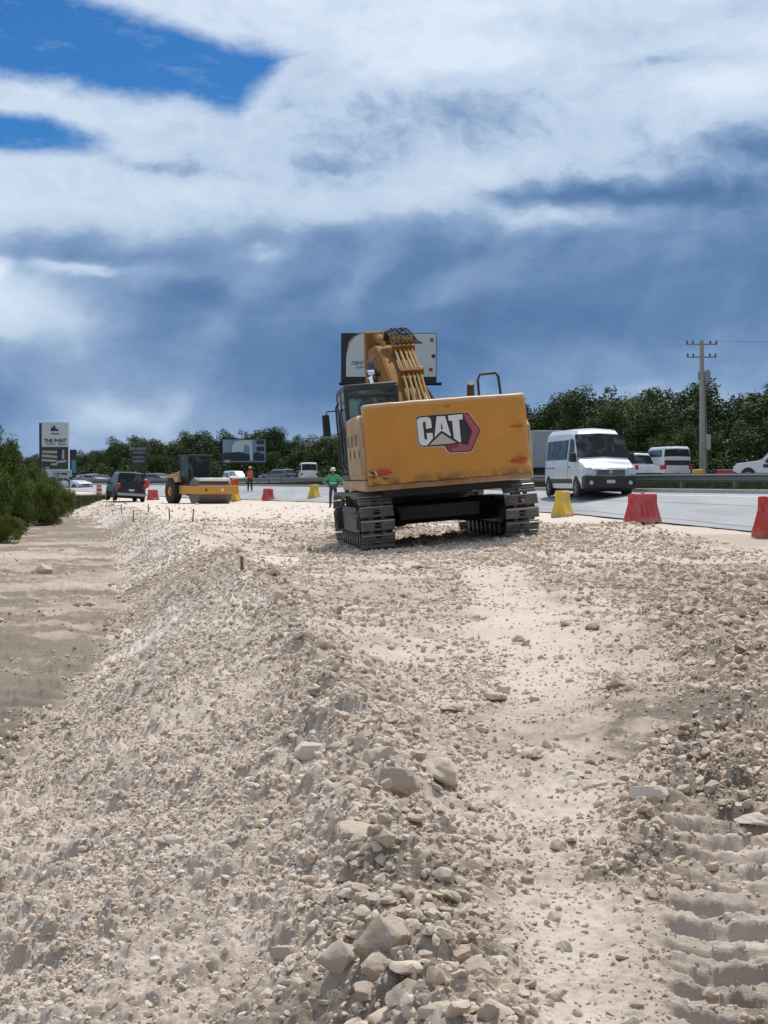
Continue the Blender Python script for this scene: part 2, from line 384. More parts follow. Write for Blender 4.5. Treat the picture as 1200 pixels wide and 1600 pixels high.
# scatter
def scatter():
    out=[]
    edges=[2.6,3.4,4,4.6,5.4,6.5,8,10,13,17,22,28,36,50,75,105]
    for a,bb in zip(edges[:-1],edges[1:]):
        um=.37; area=um*(bb*bb-a*a); dm=(a+bb)/2
        rmin=max(.0055,.95*dm/1472)
        K=620*(.01**2.2)*I(dm,[0,30,50,100],[1,1,.5,.22])
        n=int(area*K*rmin**-2.2*3.0)
        n=min(n,90000)
        d=np.sqrt(rng.uniform(a*a,bb*bb,n)); x=rng.uniform(-um,um,n)*d
        r=rmin*rng.random(n)**(-1/2.2); 
        Z=zones(x,d); pn=fbm(x*1.1,d*1.1,90,4); pf=fbm(x*3.5,d*3.5,91,3)
        dens=.50*ss(.34,.60,pn)+.07
        dens=dens*(1-Z['ditch'])*(1-Z['slope'])+Z['slope']*(.30+.75*ss(.35,.6,pn))+.045*Z['ditch']*ss(.45,.65,pn)
        dens+=.45*Z['crest']+.6*Z['right']*(.15+1.2*ss(.35,.6,pn))+.9*Z['tedge']+.55*Z['exc']*(.3+pn)
        dens*=(1-.86*Z['lane'])*(1-.95*Z['mud'])*(1-.985*Z['road'])*(1-.93*Z['far'])*(1-.72*Z['track'])*(.5+.9*ss(.3,.65,pf))
        dens*=ss(xnear(d)-1.6,xnear(d)-4.2,x+1.6*(pf-.5))
        rmax=I(dm,[3,6,15,40,100],[.027,.036,.05,.075,.10])*(1+.5*Z['crest']+.5*Z['right']+.3*Z['tedge']-.45*Z['lane']-.25*Z['slope'])
        big=r>rmax; r=np.where(big,rmax*rng.uniform(.4,1,n),r)
        k=rng.random(n)<dens/3.0*1.9
        out.append(np.stack([x[k],d[k],r[k],Z['right'][k]*.5+Z['tedge'][k]*.5+Z['ditch'][k]*.4,Z['slope'][k]],1))
    return np.concatenate(out)
S=scatter()
# cobbles and boulders heaped on the crest and in the rubble tongues
def cobbles():
    out=[]
    def clump(px,py,sx_,sy_,n,r0,r1,br=0):
        x,d=px2ground(px,py)
        for _ in range(n):
            a=x+rng.normal()*sx_; b=d+rng.normal()*sy_
            if b<3.3: continue
            out.append((a,b,r0*(r1/r0)**(rng.random()**1.7),br,0))
    for d0 in np.arange(3.5,10.5,.35):
        n=int(13*I(d0,[3.5,6,10],[1.5,1.2,.8]))
        for _ in range(n): out.append((float(xcrest(d0))+rng.normal()*.17+.20,d0+rng.uniform(-.2,.2),.016*(3.4**(rng.random()**1.6))*I(d0,[3.5,10],[1,1.25]),rng.random()*.3,0))
    clump(900,1205,.16,.45,42,.016,.05); clump(980,1230,.15,.25,22,.016,.045); clump(730,1110,.22,.6,60,.016,.05); clump(640,1000,.40,1.6,70,.018,.055); clump(600,1120,.2,.6,40,.016,.045); clump(780,1170,.25,.5,30,.014,.04); clump(1140,940,.5,1.0,36,.04,.09,.2)
    clump(560,990,.2,1.6,30,.02,.05); clump(1010,1270,.10,.12,14,.015,.045); clump(1120,970,.5,1.1,50,.03,.085,.5); clump(1160,1020,.35,.9,36,.03,.07,.6); clump(1000,930,.6,1.5,40,.03,.06,.5)
    clump(860,870,1.2,2.5,50,.03,.07,.2); clump(450,855,.5,1.6,40,.04,.08,.3); clump(700,1560,.14,.2,26,.016,.05); clump(560,1560,.14,.25,26,.018,.06); clump(640,1420,.12,.3,24,.014,.04)
    clump(30,1140,.25,.8,26,.02,.06); clump(130,1150,.25,.8,20,.02,.05); clump(250,1400,.25,.25,18,.012,.035); clump(120,1560,.2,.25,18,.012,.035); clump(100,812,1.0,6,60,.06,.16,.5)
    return np.array(out)
S=np.concatenate([S,cobbles()])
# rocks big enough to be told apart come first
pxs=S[:,2]/S[:,1]; infr=(np.abs(S[:,0]/S[:,1])<.25)&(S[:,1]>3.75)
order=np.argsort(-(pxs*infr)); NBIG=270
big=S[order[:NBIG]]; rest=S[order[NBIG:]]
def gravel(S):
    n=len(S); zz=height(S[:,0],S[:,1]); px=S[:,2]/S[:,1]*1472
    lod=np.where(px>7,3,np.where(px>2.6,2,1)); var=rng.integers(0,NV,n); Rm=rotmats(n)
    tone=np.clip(rng.beta(3.2,2.4,n)*.86+.08-.26*S[:,3]+.16*S[:,4],0,1); sc=S[:,2][:,None]*rng.uniform(.75,1.15,(n,3))
    Vs=[];Fs=[];T=[];base_=0
    for l in (1,2,3):
        for k in range(NV):
            i=np.where((lod==l)&(var==k))[0]
            if len(i)==0: continue
            B=SH[l][k]; Fc=ICO[l][1]
            P=np.einsum('nij,nvj->nvi',Rm[i],B[None]*sc[i][:,None,:])
            P+=np.stack([S[i,0],S[i,1],zz[i]+S[i,2]*rng.uniform(-.3,.30,len(i))],1)[:,None,:]
            Vs.append(P.reshape(-1,3)); nv=len(B)
            Fs.append((Fc[None]+(np.arange(len(i))*nv)[:,None,None]+base_).ravel()); base_+=nv*len(i)
            T.append(np.repeat(tone[i],nv))
    V=np.concatenate(Vs); me=np_mesh('gravel',V,np.concatenate(Fs),3); set_attr(me,'tone',np.concatenate(T)); smooth(me)
    me.set_sharp_from_angle(angle=R(22))
    print('gravel stones',n,'verts',len(V))
    return tag(link_mesh('gravel',me,M_rock),'crushed pale limestone gravel spread over the graded embankment','gravel',kind='stuff')
gravel(rest)
# ---- single rocks: meshes shared by ten shapes and five tones
TONES=[('brown',.08),('tan',.3),('beige',.5),('cream',.72),('chalk white',.97)]
_rm={}
def rock_mesh(k,t,lod=4):
    if (k,t) not in _rm:
        me=np_mesh('rock',SH[lod][k],ICO[lod][1].ravel(),3); set_attr(me,'tone',[TONES[t][1]]*len(SH[lod][k])); smooth(me)
        me.set_sharp_from_angle(angle=R(24)); me.materials.append(M_rock); _rm[(k,t)]=me
    return _rm[(k,t)]
def put_rock(x,d,r,label,k=None,t=None,sc=(1,1,1),rot=None,sink=.3,group='loose limestone rocks on the graded ground'):
    k=random.randrange(NV) if k is None else k; t=random.choice([1,2,2,3,3]) if t is None else t
    o=bpy.data.objects.new('rock',rock_mesh(k,t)); COL.objects.link(o)
    z=float(height(np.array([x]),np.array([d]))[0])
    o.location=(x,d,z+r*sc[2]*sink); o.scale=(r*sc[0],r*sc[1],r*sc[2])
    o.rotation_euler=rot or (random.uniform(-.4,.4),random.uniform(-.4,.4),random.uniform(0,6.28))
    return tag(o,label,'rock',group)
KEY=[ # px,py(base),half width px, height factor, tone, label
 (600,1512,46,1.15,1,'large brown broken rock at the bottom of the frame on the berm crest'),
 (618,1250,36,1.1,1,'brown angular rock at the left end of the pair of big rocks in mid berm'),
 (686,1232,42,.75,3,'big cream rock with rusty underside right of the brown angular rock'),
 (590,1205,30,.9,3,'pale rounded rock just behind the brown angular rock in mid berm'),
 (566,1322,44,.5,2,'long flat beige rock lying across the berm below the big pair'),
 (733,1288,22,.8,2,'rounded tan rock alone on the fine dirt right of the long flat rock'),
 (853,1312,14,1,2,'round grey tan stone standing alone in the fine dirt lane'),
 (486,1185,28,1.0,4,'white fan shaped slab leaning on the crest of the berm'),
 (268,1338,27,.7,4,'bright white rock on the slope in the left half of the photo'),
 (300,1448,13,.7,4,'small flat white stone low on the left slope'),
 (66,902,17,.9,2,'square block of rock standing in the sandy ditch beside the slope'),
 (130,955,20,.4,1,'flat slab half buried in the ditch floor'),
 (1096,876,15,.7,1,'brown rock alone on the smooth dirt near the road'),
 (524,960,14,.9,1,'dark pointed rock left of the fine lane behind the berm crest'),
 (516,1068,17,1.2,1,'orange tan upright rock on the berm crest'),
 (545,948,8,1.2,1,'small pointed stone beside the dark pointed rock'),
 (1056,905,16,.8,1,'brown rock on the far side of the right hand rubble'),
 (1100,972,16,1.2,2,'upright grey rock at the top of the right hand rubble'),
 (1150,985,20,.9,3,'pale lump in the middle of the right hand rubble'),
 (866,890,11,.7,1,'tan flat rock behind the excavator lane on the right'),
 (920,893,13,.7,1,'rust coloured rock right of the tan flat rock'),
 (1170,920,14,.6,2,'yellowish flat rock near the right edge of the rubble'),
 (884,1492,14,1,4,'white stone by itself on the pale fine patch'),
 (870,1572,20,.7,3,'cream rock at the bottom of the pale fine patch'),
 (981,1425,9,1.1,1,'small brown stone standing on the pale fine patch'),
 (776,1506,25,.7,4,'white rounded rock beside the pale fine patch'),
 (790,1480,20,1,2,'beige rock just above the white rounded rock'),
 (720,1500,24,.9,1,'tan rock between the crest boulders and the fine patch'),
 (825,1575,24,.6,3,'flat cream rock low in the picture left of the fine patch'),
 (690,1590,34,1,3,'cream boulder at the bottom edge right of the crest'),
 (530,1530,34,1,3,'pale boulder at the bottom left of the crest'),
 (440,1500,26,.9,2,'beige boulder sunk in the slope near the bottom edge'),
 (998,1362,16,1,1,'brown stone at the corner where the crawler prints begin'),
 (745,1390,16,.6,1,'small rusty stone in the dark strip across the dirt'),
 (828,1392,12,.8,1,'small brown stone right of the rusty stone'),
 (830,1190,24,.8,3,'pale rock at the head of the rubble tongue'),
 (900,1225,20,.8,4,'white rock in the rubble tongue'),
 (935,1242,22,.5,3,'flat pale rock at the lower edge of the rubble tongue'),
 (710,1117,22,.6,2,'beige flat rock in the stony strip in the middle'),
 (775,1100,20,.8,2,'beige rock beside the fine lane in the middle distance'),
 (965,1090,16,1,0,'dark brown clod at the left tip of the right hand rubble'),
 (1010,1290,34,.7,4,'chalk white crushed block beside the crawler prints'),
 (1180,1300,30,.5,4,'chalk white flat block above the crawler prints at the right edge'),
]
for i,(px,py,hw,hf,t,lab) in enumerate(KEY):
    x,d=px2ground(px,py-hw*.25); r=hw*d/F*1.12
    put_rock(x,d,r,lab,k=i%NV,t=t,sc=(1,.85,hf),rot=(random.uniform(-.15,.15),random.uniform(-.15,.15),random.uniform(-.4,.4)),sink=.28)
KPOS=[]
for i,(px,py,hw,hf,t,lab) in enumerate(KEY): KPOS.append(px2ground(px,py-hw*.25))
KN=['big brown crest boulder','brown angular mid berm rock','big rusty based cream rock','pale rock behind the brown one','long flat beige rock','rounded tan lone rock','round grey lane stone','white fan shaped slab','bright white slope rock','small flat white stone',
 'square block in the ditch','flat slab in the ditch','lone rock near the road','dark pointed rock','orange tan crest rock','small pointed stone','far side rubble rock','upright grey rubble rock','pale rubble lump','tan flat lane rock','rust coloured rock','yellowish flat rock',
 'white stone on the fine patch','cream rock below the fine patch','small brown standing stone','white rounded rock','beige rock above the white one','tan rock by the crest boulders','flat cream bottom rock','cream boulder right of the crest','pale boulder left of the crest','beige boulder in the slope',
 'brown stone at the prints corner','small rusty stone','small brown dark strip stone','pale rubble tongue rock','white rubble tongue rock','flat pale tongue rock','beige flat middle rock','beige rock beside the lane','dark brown clod','chalk white crushed block','chalk white flat block']
SHAPEW=['blocky','wedge shaped','rounded','flat','angular','lumpy','squat','chipped','knobbly','oval']
seen={}
for (x,d,r,bz,sl) in big[:NBIG]:
    k=random.randrange(NV); t=int(np.clip(round(random.betavariate(3,2.4)*4-1.2*bz),0,4))
    px=600+F*x/d; pyb=HY+F*(CZ+.2)/d
    dd=[math.hypot((600+F*a/b-px)/1.0,(HY+F*(CZ+.2)/b-pyb)) for a,b in KPOS]; j=int(np.argmin(dd)); a,b=KPOS[j]
    ux=px-(600+F*a/b); uy=pyb-(HY+F*(CZ+.2)/b)
    rel=('left of' if ux<0 else 'right of') if abs(ux)>abs(uy) else ('below' if uy>0 else 'behind')
    far='close' if dd[j]<60 else 'some way' if dd[j]<140 else 'well'
    size='large' if r>.05 else 'fist sized' if r>.033 else 'small'
    lab=f'{size} {SHAPEW[k]} {TONES[t][0]} rock {far} {rel} the {KN[j]}'
    put_rock(x,d,r,lab,k=k,t=t,sc=(1,random.uniform(.7,1),random.uniform(.6,1)))
# ------------------------------------------------------------------ excavator
def matte(m,spec=.15,rough=None):
    b=m.node_tree.nodes['Principled BSDF']; b.inputs['Specular IOR Level'].default_value=spec; return m
YEL=(.60,.27,.035)
M_yel=paint('machine yellow',YEL,.5,0,.35,(.47,.31,.14),1.3)
M_yeld=paint('dusty yellow panel',(.42,.27,.13),.7,0,.9,(.55,.46,.35),2.2)
M_boomp=matte(paint('boom paint',(.27,.125,.028),.75,0,.4,(.20,.13,.07),2))
M_black=paint('black paint',(.022,.023,.027),.5,0,.25,(.2,.17,.14),3)
M_rubber=paint('rubber',(.025,.025,.027),.85,0,.6,(.26,.22,.18),5)
M_steel=paint('worn track steel',(.16,.155,.15),.6,.15,.75,(.34,.31,.27),4,bmp=.4)
M_grous=paint('polished grouser edge',(.55,.55,.55),.4,.3,.3,(.3,.26,.22),6)
M_chrome=paint('chrome rod',(.8,.82,.85),.12,1,.08,(.4,.35,.3),3)
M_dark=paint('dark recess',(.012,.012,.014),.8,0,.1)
M_white=paint('white decal',(.74,.76,.76),.5,0,.25,(.55,.5,.43),6)
M_blackd=paint('black decal',(.014,.018,.024),.45,0,.1,(.2,.17,.14),6)
M_pink=paint('crimson decal',(.42,.075,.10),.45,0,.3,(.35,.12,.12),6)
M_pinkd=paint('dark crimson decal',(.20,.03,.06),.45,0,.2,(.3,.1,.1),6)
M_tan=paint('sand decal',(.52,.45,.36),.5,0,.2,(.6,.55,.45),6)
M_red=paint('red reflector',(.55,.02,.02),.35,0,.15,(.4,.2,.15),5)
def glass(name,col=(.05,.08,.09),rough=.06,trans=0.0,alpha=1):
    m,nt,b=newmat(name); n0=noise(nt,1.3,3,.5,dist=.8); nt.links.new(mixrgb(nt,maprange(nt,n0,.52,.66,0,.8),[v*.35 for v in col],[v*2.2+.02 for v in col]),b.inputs['Base Color']); b.inputs['Roughness'].default_value=rough  # pale reflections and interior glimpses painted into the glass colour by noise
    b.inputs['Transmission Weight'].default_value=trans; b.inputs['IOR'].default_value=1.45; b.inputs['Specular IOR Level'].default_value=.32
    nz=noise(nt,6,4,.6); nt.links.new(maprange(nt,nz,.3,.7,rough,rough+.12),b.inputs['Roughness'])
    if alpha<1: b.inputs['Alpha'].default_value=alpha
    return m
M_glass=glass('tinted glass',(.03,.045,.05)); M_cabg=glass('cab glass',(.10,.20,.20),.08,alpha=.55)

ex=empty('excavator',(.90,28.5,-.07),rz=R(6.1),ry=-R(4.7))
tag(ex,'large yellow and black tracked excavator seen from behind, with a badge on its counterweight','excavator')
# --- crawler tracks
def stadium(t,hl,r,zc):
    P=2*(2*hl)+2*math.pi*r; t=(t%1)*P
    if t<2*hl: return (-hl+t, zc-r, math.pi)            # bottom, moving +y ; angle of outward normal
    t-=2*hl
    if t<math.pi*r: a=-math.pi/2+t/r; return (hl+r*math.cos(a), zc+r*math.sin(a), a)
    t-=math.pi*r
    if t<2*hl: return (hl-t, zc+r, math.pi/2)
    t-=2*hl; a=math.pi/2+t/r; return (-hl+r*math.cos(a), zc+r*math.sin(a), a)
def make_track(sx):
    cx=sx*1.30; hl=2.0; r=.49; zc=.545; n=46
    m=MB(); g=MB()
    for i in range(n):
        t=i/n; y,z,a=stadium(t,hl,r,zc)
        if t*(4*hl+2*math.pi*r)<2*hl: a=-math.pi/2
        # local frame: x across, T along the chain, Nn outward
        Nn=Vector((0,math.cos(a),math.sin(a))); T=Vector((0,-math.sin(a),math.cos(a)))
        M=Matrix(((1,0,0,cx),(0,T.y,Nn.y,y),(0,T.z,Nn.z,z),(0,0,0,1)))
        m.M=M; g.M=M
        jit=random.uniform(-.004,.004)
        for x0,x1 in((-.30,-.055),(.055,.30)): m.box(x0,x1,-.100,.092,-.012+jit,.012+jit)
        m.box(-.056,.056,-.100,-.045,-.012,.011); m.box(-.056,.056,.045,.092,-.012,.011)
        for yy in(-.082,0,.075): m.box(-.30,.30,yy-.011,yy+.011,.011,.037,1,.6)
        m.box(-.14,-.08,-.105,.105,-.09,-.012); m.box(.08,.14,-.105,.105,-.09,-.012)
        for yy in(-.082,): g.box(-.295,.295,yy-.009,yy+.009,.0365,.041)
    m.M=Matrix.Identity(4)
    tr=m.build('track',M_steel,ex,bevel=.004,seg=1); tr.rotation_euler=(0,0,R(1.3))
    g.build('grouser_edge',M_grous,tr)
    fr=MB(); fr.prism([(-1.55,.30),(1.55,.30),(1.75,.5),(1.5,.76),(-1.45,.76),(-1.75,.5)],cx-.19,cx+.19)
    fr.box(cx-.25,cx+.25,-1.2,1.2,.70,.80,.9,.95)
    fr.build('track_frame',M_black,tr,bevel=.02)
    for y,nm in((-hl,'sprocket'),(hl,'idler')):
        s=MB(); k=22 if nm=='sprocket' else 40
        poly=[]
        for i in range(k*2):
            a=math.pi*i/k; q=.40 if (i%2 or nm=='idler') else .34; poly.append((y+q*math.cos(a),zc+q*math.sin(a)))
        s.prism(poly,cx-.05,cx+.05); s.cyl((cx-.30,y,zc),(cx+.30,y,zc),.22,n=24); s.cyl((cx-.33,y,zc),(cx+.33,y,zc),.11,n=16)
        for i in range(10):
            a=math.pi*i/5; s.cyl((cx+sx*.30,y+.17*math.cos(a),zc+.17*math.sin(a)),(cx+sx*.32,y+.17*math.cos(a),zc+.17*math.sin(a)),.018,n=6)
        s.build(nm,M_black,tr,bevel=.006,seg=1)
    for y in np.linspace(-1.5,1.5,8):
        s=MB(); s.cyl((cx-.2,y,.19),(cx+.2,y,.19),.10,n=16); s.cyl((cx-.24,y,.19),(cx-.14,y,.19),.125,n=16); s.cyl((cx+.14,y,.19),(cx+.24,y,.19),.125,n=16)
        s.build('roller',M_black,tr)
for sx in(-1,1): make_track(sx)
# --- centre frame and swing bearing
m=MB(); m.box(-1.15,1.15,-1.15,1.15,.42,.82,.85,.8); m.box(-.75,.75,-1.6,1.6,.5,.78); 
for s in(-1,1):
    for t in(-1,1): m.box(s*.55,s*1.2,t*.6-.3,t*.6+.3,.38,.8) if s>0 else m.box(-1.2,-.55,t*.6-.3,t*.6+.3,.38,.8)
m.build('undercarriage_frame',M_black,ex,bevel=.03)
m=MB(); m.cyl((0,0,.8),(0,0,1.12),.78,n=40); m.cyl((0,0,.86),(0,0,.98),.84,n=48); m.build('swing_bearing',M_black,ex,bevel=.01)
# --- upper frame, steps, side bodies
m=MB(); m.prism([(-1.47,-3.15),(1.47,-3.15),(1.47,1.55),(.55,2.05),(-.4,2.05),(-.5,1.7),(-1.47,1.7)],1.11,1.30,'z')
m.build('upper_frame',M_yeld,ex,bevel=.025)
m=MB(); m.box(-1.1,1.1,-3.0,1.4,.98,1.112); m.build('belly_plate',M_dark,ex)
m=MB(); m.prism([(-3.12,1.31),(-.35,1.31),(-.35,2.44),(-2.6,2.44),(-2.95,2.32),(-3.12,2.0)],-1.485,-.55); bl=m.build('side_body',M_yeld,ex,bevel=.045,seg=3)
tag(bl,'dust covered left service panels')
for y0,y1 in((-3.0,-2.1),(-2.06,-1.25),(-1.2,-.45)):
    m=MB(); m.box(-1.503,-1.483,y0,y1,1.40,2.16); p=m.build('panel',M_yeld,bl,bevel=.008)
    m=MB(); m.box(-1.516,-1.5,y0+.05,y0+.09,1.7,1.84); m.build('latch',M_black,p)
    m=MB()
    for k in range(6): m.box(-1.508,-1.502,y0+.2,y1-.12,1.92+k*.035,1.935+k*.035)
    m.build('louvre',M_dark,p)
m=MB(); m.prism([(-3.12,1.31),(1.35,1.31),(1.35,1.95),(.9,2.12),(-.6,2.2),(-2.6,2.3),(-3.12,2.05)],.52,1.485); br=m.build('side_body',M_yeld,ex,bevel=.045,seg=3)
for y0,y1 in((-3.0,-2.0),(-1.96,-.9),(-.8,.3)):
    m=MB(); m.box(1.483,1.503,y0,y1,1.40,2.0); m.build('panel',M_yel,br,bevel=.008)
m=MB(); m.box(-.54,.5,-3.0,-.5,1.31,2.36,.96,.98); m.box(-.35,.35,-2.7,-1.2,2.36,2.44,.9,.95); m.build('engine_hood',M_yel,ex,bevel=.04,seg=3)
# --- counterweight: one cast block with creases
def cw_y(x,z):
    ax=abs(x)
    y=-3.50+.30*max(0,(ax-.80)/.6)**2*.45
    # faceted side panels of the casting
    t=min(max((ax-.86-.10*(z-1.7))/.10,0),1); y+= .06*t*t*(3-2*t) if z>1.42 else .06*t*t*(3-2*t)*max(0,(z-1.30)/.12)
    y+=.05*max(0,(z-2.28)/.3)**2
    if z<1.42: y-=.025*min(1,(1.42-z)/.05)
    return y
def make_cw():
    zs=[1.19,1.22,1.27,1.34,1.39,1.44,1.49,1.6,1.75,1.9,2.05,2.2,2.32,2.42,2.50,2.545,2.57]
    xs=[-1.41,-1.402,-1.37,-1.31]+list(np.linspace(-1.24,1.24,61))+[1.31,1.37,1.402,1.41]
    m=MB(); rows=[]
    top=2.50; 
    def pt(x,z,inset=0,back=0):
        ax=abs(x); e=max(0,(ax-1.30)/.11); yy=cw_y(x,z)+.12*(1-math.sqrt(max(0,1-e*e))) if ax>1.30 else cw_y(x,z)
        fl=1+.012*max(0,(1.6-z)/.4)
        return (x*fl*(1-inset),yy+back,z)
    rows.append([ (x*.93,-2.7,1.19) for x in xs])
    rows.append([pt(x,1.195,.02,.16) for x in xs])
    rows.append([pt(x,1.205,.008,.06) for x in xs])
    for z in zs[1:]: rows.append([pt(x,z) for x in xs])
    rows.append([pt(x,2.585,.004,.02) for x in xs]); rows.append([pt(x,2.595,.012,.06) for x in xs])
    rows.append([(x*.985,-2.66,2.595) for x in xs]); rows.append([(x*.985,-2.62,2.56) for x in xs]); rows.append([(x*.985,-2.62,1.2) for x in xs]); rows.append([(x*.93,-2.7,1.19) for x in xs])
    # knocks along the lower lip
    R2=[]
    for r in rows:
        R2.append([(x,y+.018*(float(vn(np.array(x*7.0),np.array(z*9.0),5))-.5)*(1 if z<1.4 else .35),z+.012*(float(vn(np.array(x*5.0),np.array(z*3.0),8))-.5)) for x,y,z in r])
    m.grid(R2)
    n=len(xs); nr=len(rows)
    m.f.append(tuple(j*n for j in range(nr-1))); m.f.append(tuple(j*n+n-1 for j in range(nr-2,-1,-1)))
    return m.build('counterweight',M_cw,ex,ang=50)
m_,nt,b=newmat('counterweight paint'); M_cw=m_
tc=nt.nodes.new('ShaderNodeTexCoord').outputs['Object']; sp=nt.nodes.new('ShaderNodeSeparateXYZ'); nt.links.new(tc,sp.inputs[0])
n1=noise(nt,1.1,6,.62,tc); n2=noise(nt,9,6,.65,tc); n3=noise(nt,3.2,7,.7,tc,dist=1.2)
c=mixrgb(nt,maprange(nt,n1,.36,.66),(.57,.245,.022),(.48,.215,.03))
c=mixrgb(nt,maprange(nt,n2,.5,.75,0,.35),c,(.50,.33,.14))
low=maprange(nt,sp.outputs[2],1.38,1.20,0,1)
wear=math_(nt,'MULTIPLY',low,maprange(nt,n3,.42,.56),clamp=True)
c=mixrgb(nt,wear,c,(.10,.05,.03))
topd=maprange(nt,sp.outputs[2],2.50,2.58,0,.8); c=mixrgb(nt,math_(nt,'MULTIPLY',topd,maprange(nt,n2,.3,.6,.4,1),clamp=True),c,(.62,.5,.33))
# thin vertical run marks and scratches
mp=nt.nodes.new('ShaderNodeMapping'); mp.inputs['Scale'].default_value=(14,14,.8); nt.links.new(tc,mp.inputs[0])
n4=noise(nt,1.6,5,.7,mp.outputs[0]); c=mixrgb(nt,maprange(nt,n4,.56,.78,0,.4),c,(.36,.18,.06))
nt.links.new(c,b.inputs['Base Color']); nt.links.new(maprange(nt,n2,.3,.7,.42,.62),b.inputs['Roughness']); bump(nt,b,n2,.12,.01)
cw=make_cw()
# badge, drawn in the units of the close-up (298 units per metre)
A_=R(4.2)
def lg(X,Y):
    u=X-661-25; v=-(Y-620); return ((u*math.cos(A_)+v*math.sin(A_))/298, (-u*math.sin(A_)+v*math.cos(A_))/298+1.965)
def z2(X,Y): return (490+0,)  # unused
def lz(X,Y):  # the second close-up: 10 units per photo pixel, origin 640,620
    return lg((640+X/10-490)*3.243,(620+Y/10-490)*3.243)
YB=-3.503
def decal(name,pts,mat,lev,parent,fn=lz,th=.004):
    q=[fn(*p) for p in pts]; m=MB(); m.prism(q,YB-.0022*lev-th*.5,YB+.02,'y'); return m.build(name,mat,parent,sm=False)
bd=decal('badge',[(88,345),(150,312),(830,258),(925,262),(960,300),(1112,530),(985,870),(950,890),(620,905),(575,880),(515,800),(190,808),(140,790),(105,730)],M_tan,0,cw)
decal('badge_ground',[(95,345),(155,318),(830,268),(912,272),(1098,525),(1098,560),(970,858),(940,875),(630,890),(588,865),(535,782),(190,796),(150,780),(118,730)],M_blackd,1,bd)
decal('hexagon_band',[(838,285),(880,283),(905,292),(1080,528),(1080,556),(955,842),(930,856),(640,876),(605,858),(550,775),(760,752),(905,770),(975,560),(868,375)],M_pink,2,bd)
decal('hexagon_shade',[(838,285),(868,375),(975,560),(905,768),(880,780),(945,560),(842,400)],M_blackd,3,bd)
decal('hexagon_facet',[(640,876),(605,858),(550,775),(745,757),(760,800),(650,815)],M_pinkd,3,bd)
let=[('C',[(103,392),(118,362),(150,342),(260,332),(300,345),(322,375),(337,500),(247,520),(238,420),(222,402),(200,412),(195,440),(220,670),(238,692),(258,680),(262,650),(253,585),(345,580),(355,662),(262,776),(190,778),(155,762),(132,720)]),
     ('A',[(378,650),(413,325),(545,318),(640,640),(488,545)]),
     ('T',[(590,312),(825,290),(822,372),(765,378),(795,720),(780,735),(684,668),(655,392),(603,392)])]
for ch,pts in let: decal('badge_letter',pts,M_white,3.2,bd)
decal('letter_opening',[(486,425),(512,522),(478,524)],M_blackd,4.2,bd)
decal('triangle',[(292,772),(490,588),(720,735),(600,750)],M_tan,4.2,bd)
text_mesh('345',.062,paint('stencil brown',(.22,.10,.02),.6),cw,(lz(585,170)[0],-3.485,lz(585,170)[1]),name='stencil_number',ext=.006)
def dz(X,Y): return lg(X,Y)
def cwd(name,pts,mat,par,off=0):
    q=[dz(*p) for p in pts]; y=min(cw_y(x,z) for x,z in q); m=MB(); m.prism(q,y-.012-off,y+.05,'y'); return m.build(name,mat,par,sm=False)
r1=cwd('reflector',[(312,797),(375,793),(394,806),(388,812),(372,815),(322,820)],M_red,cw)
cwd('reflector_scuff',[(308,800),(345,799),(344,803),(322,805),(321,822),(313,822)],M_white,r1,.004)
cwd('arrow_mark',[(272,797),(300,806),(313,818),(300,816),(276,802)],M_blackd,cw)
cwd('small_mark',[(274,829),(312,827),(312,832),(274,834)],M_blackd,cw)
cwd('small_mark',[(345,836),(372,834),(372,838),(345,840)],M_blackd,cw)
cwd('reflector',[(1012,745),(1085,734),(1086,750),(1040,756),(1000,764)],M_red,cw)
cwd('casting_line',[(1005,578),(1075,573),(1075,576),(1005,581)],M_boomp,cw)
# --- cab
cb=MB(); X0,X1,Y0,Y1,Z0,Z1=-1.47,-.42,-.30,1.62,1.31,3.13
for (x,y) in((X0,Y0),(X1-.08,Y0),(X0,Y1-.1),(X1-.08,Y1-.1),(X0,.62)):
    cb.box(x,x+.08,y,y+.1,Z0,Z1-.06)
cb.box(X0,X1,Y0,Y1,Z1-.13,Z1,.96,.96); cb.box(X0-.01,X1,Y0-.01,Y1,Z0,Z0+.10)
cb.box(X0,X1,Y0,Y0+.06,Z0,2.3); cb.box(X1-.06,X1,Y0,Y1,Z0,2.05); cb.box(X0,X1,Y0-.02,Y0+.08,2.86,2.94)
cab=cb.build('cab',M_black,ex,bevel=.02)
m=MB(); m.box(X0+.12,X1-.12,.25,.75,1.75,2.05); m.box(X0+.2,X1-.2,.2,.32,2.0,2.55,.85,1,(-R(8),0,0)); m.box(X0+.3,X1-.3,.18,.27,2.55,2.75); m.build('seat',M_rubber,cab,bevel=.04)
m=MB(); m.box(X0+.08,X1-.08,Y0+.02,Y0+.03,2.31,Z1-.13); m.build('rear_window',M_cabg,cab)
m=MB(); m.box(X0+.012,X0+.02,Y0+.10,.62,1.45,Z1-.13); m.build('side_window',M_cabg,cab)
m=MB(); m.box(X0+.012,X0+.02,.72,Y1-.1,1.45,Z1-.13); m.build('door_window',M_cabg,cab)
m=MB(); m.box(X0+.08,X1-.08,Y1-.02,Y1-.01,1.45,Z1-.13); m.build('front_window',M_cabg,cab)
m=MB(); m.box(X1-.02,X1-.01,Y0+.1,Y1-.1,2.06,Z1-.13); m.build('right_window',M_cabg,cab)
for y_,z_ in((.75,2.75),(-.1,2.6)):
    m=MB(); m.tube([(X0-.04,y_,1.5),(X0-.09,y_,1.6),(X0-.09,y_,z_),(X0-.03,y_,z_+.1)],.018); m.build('grab_rail',M_black,cab)
m=MB(); m.tube([(X0-.0,1.45,2.72),(X0-.22,1.42,2.72),(X0-.25,1.42,2.66)],.014); arm=m.build('mirror_arm',M_black,cab)
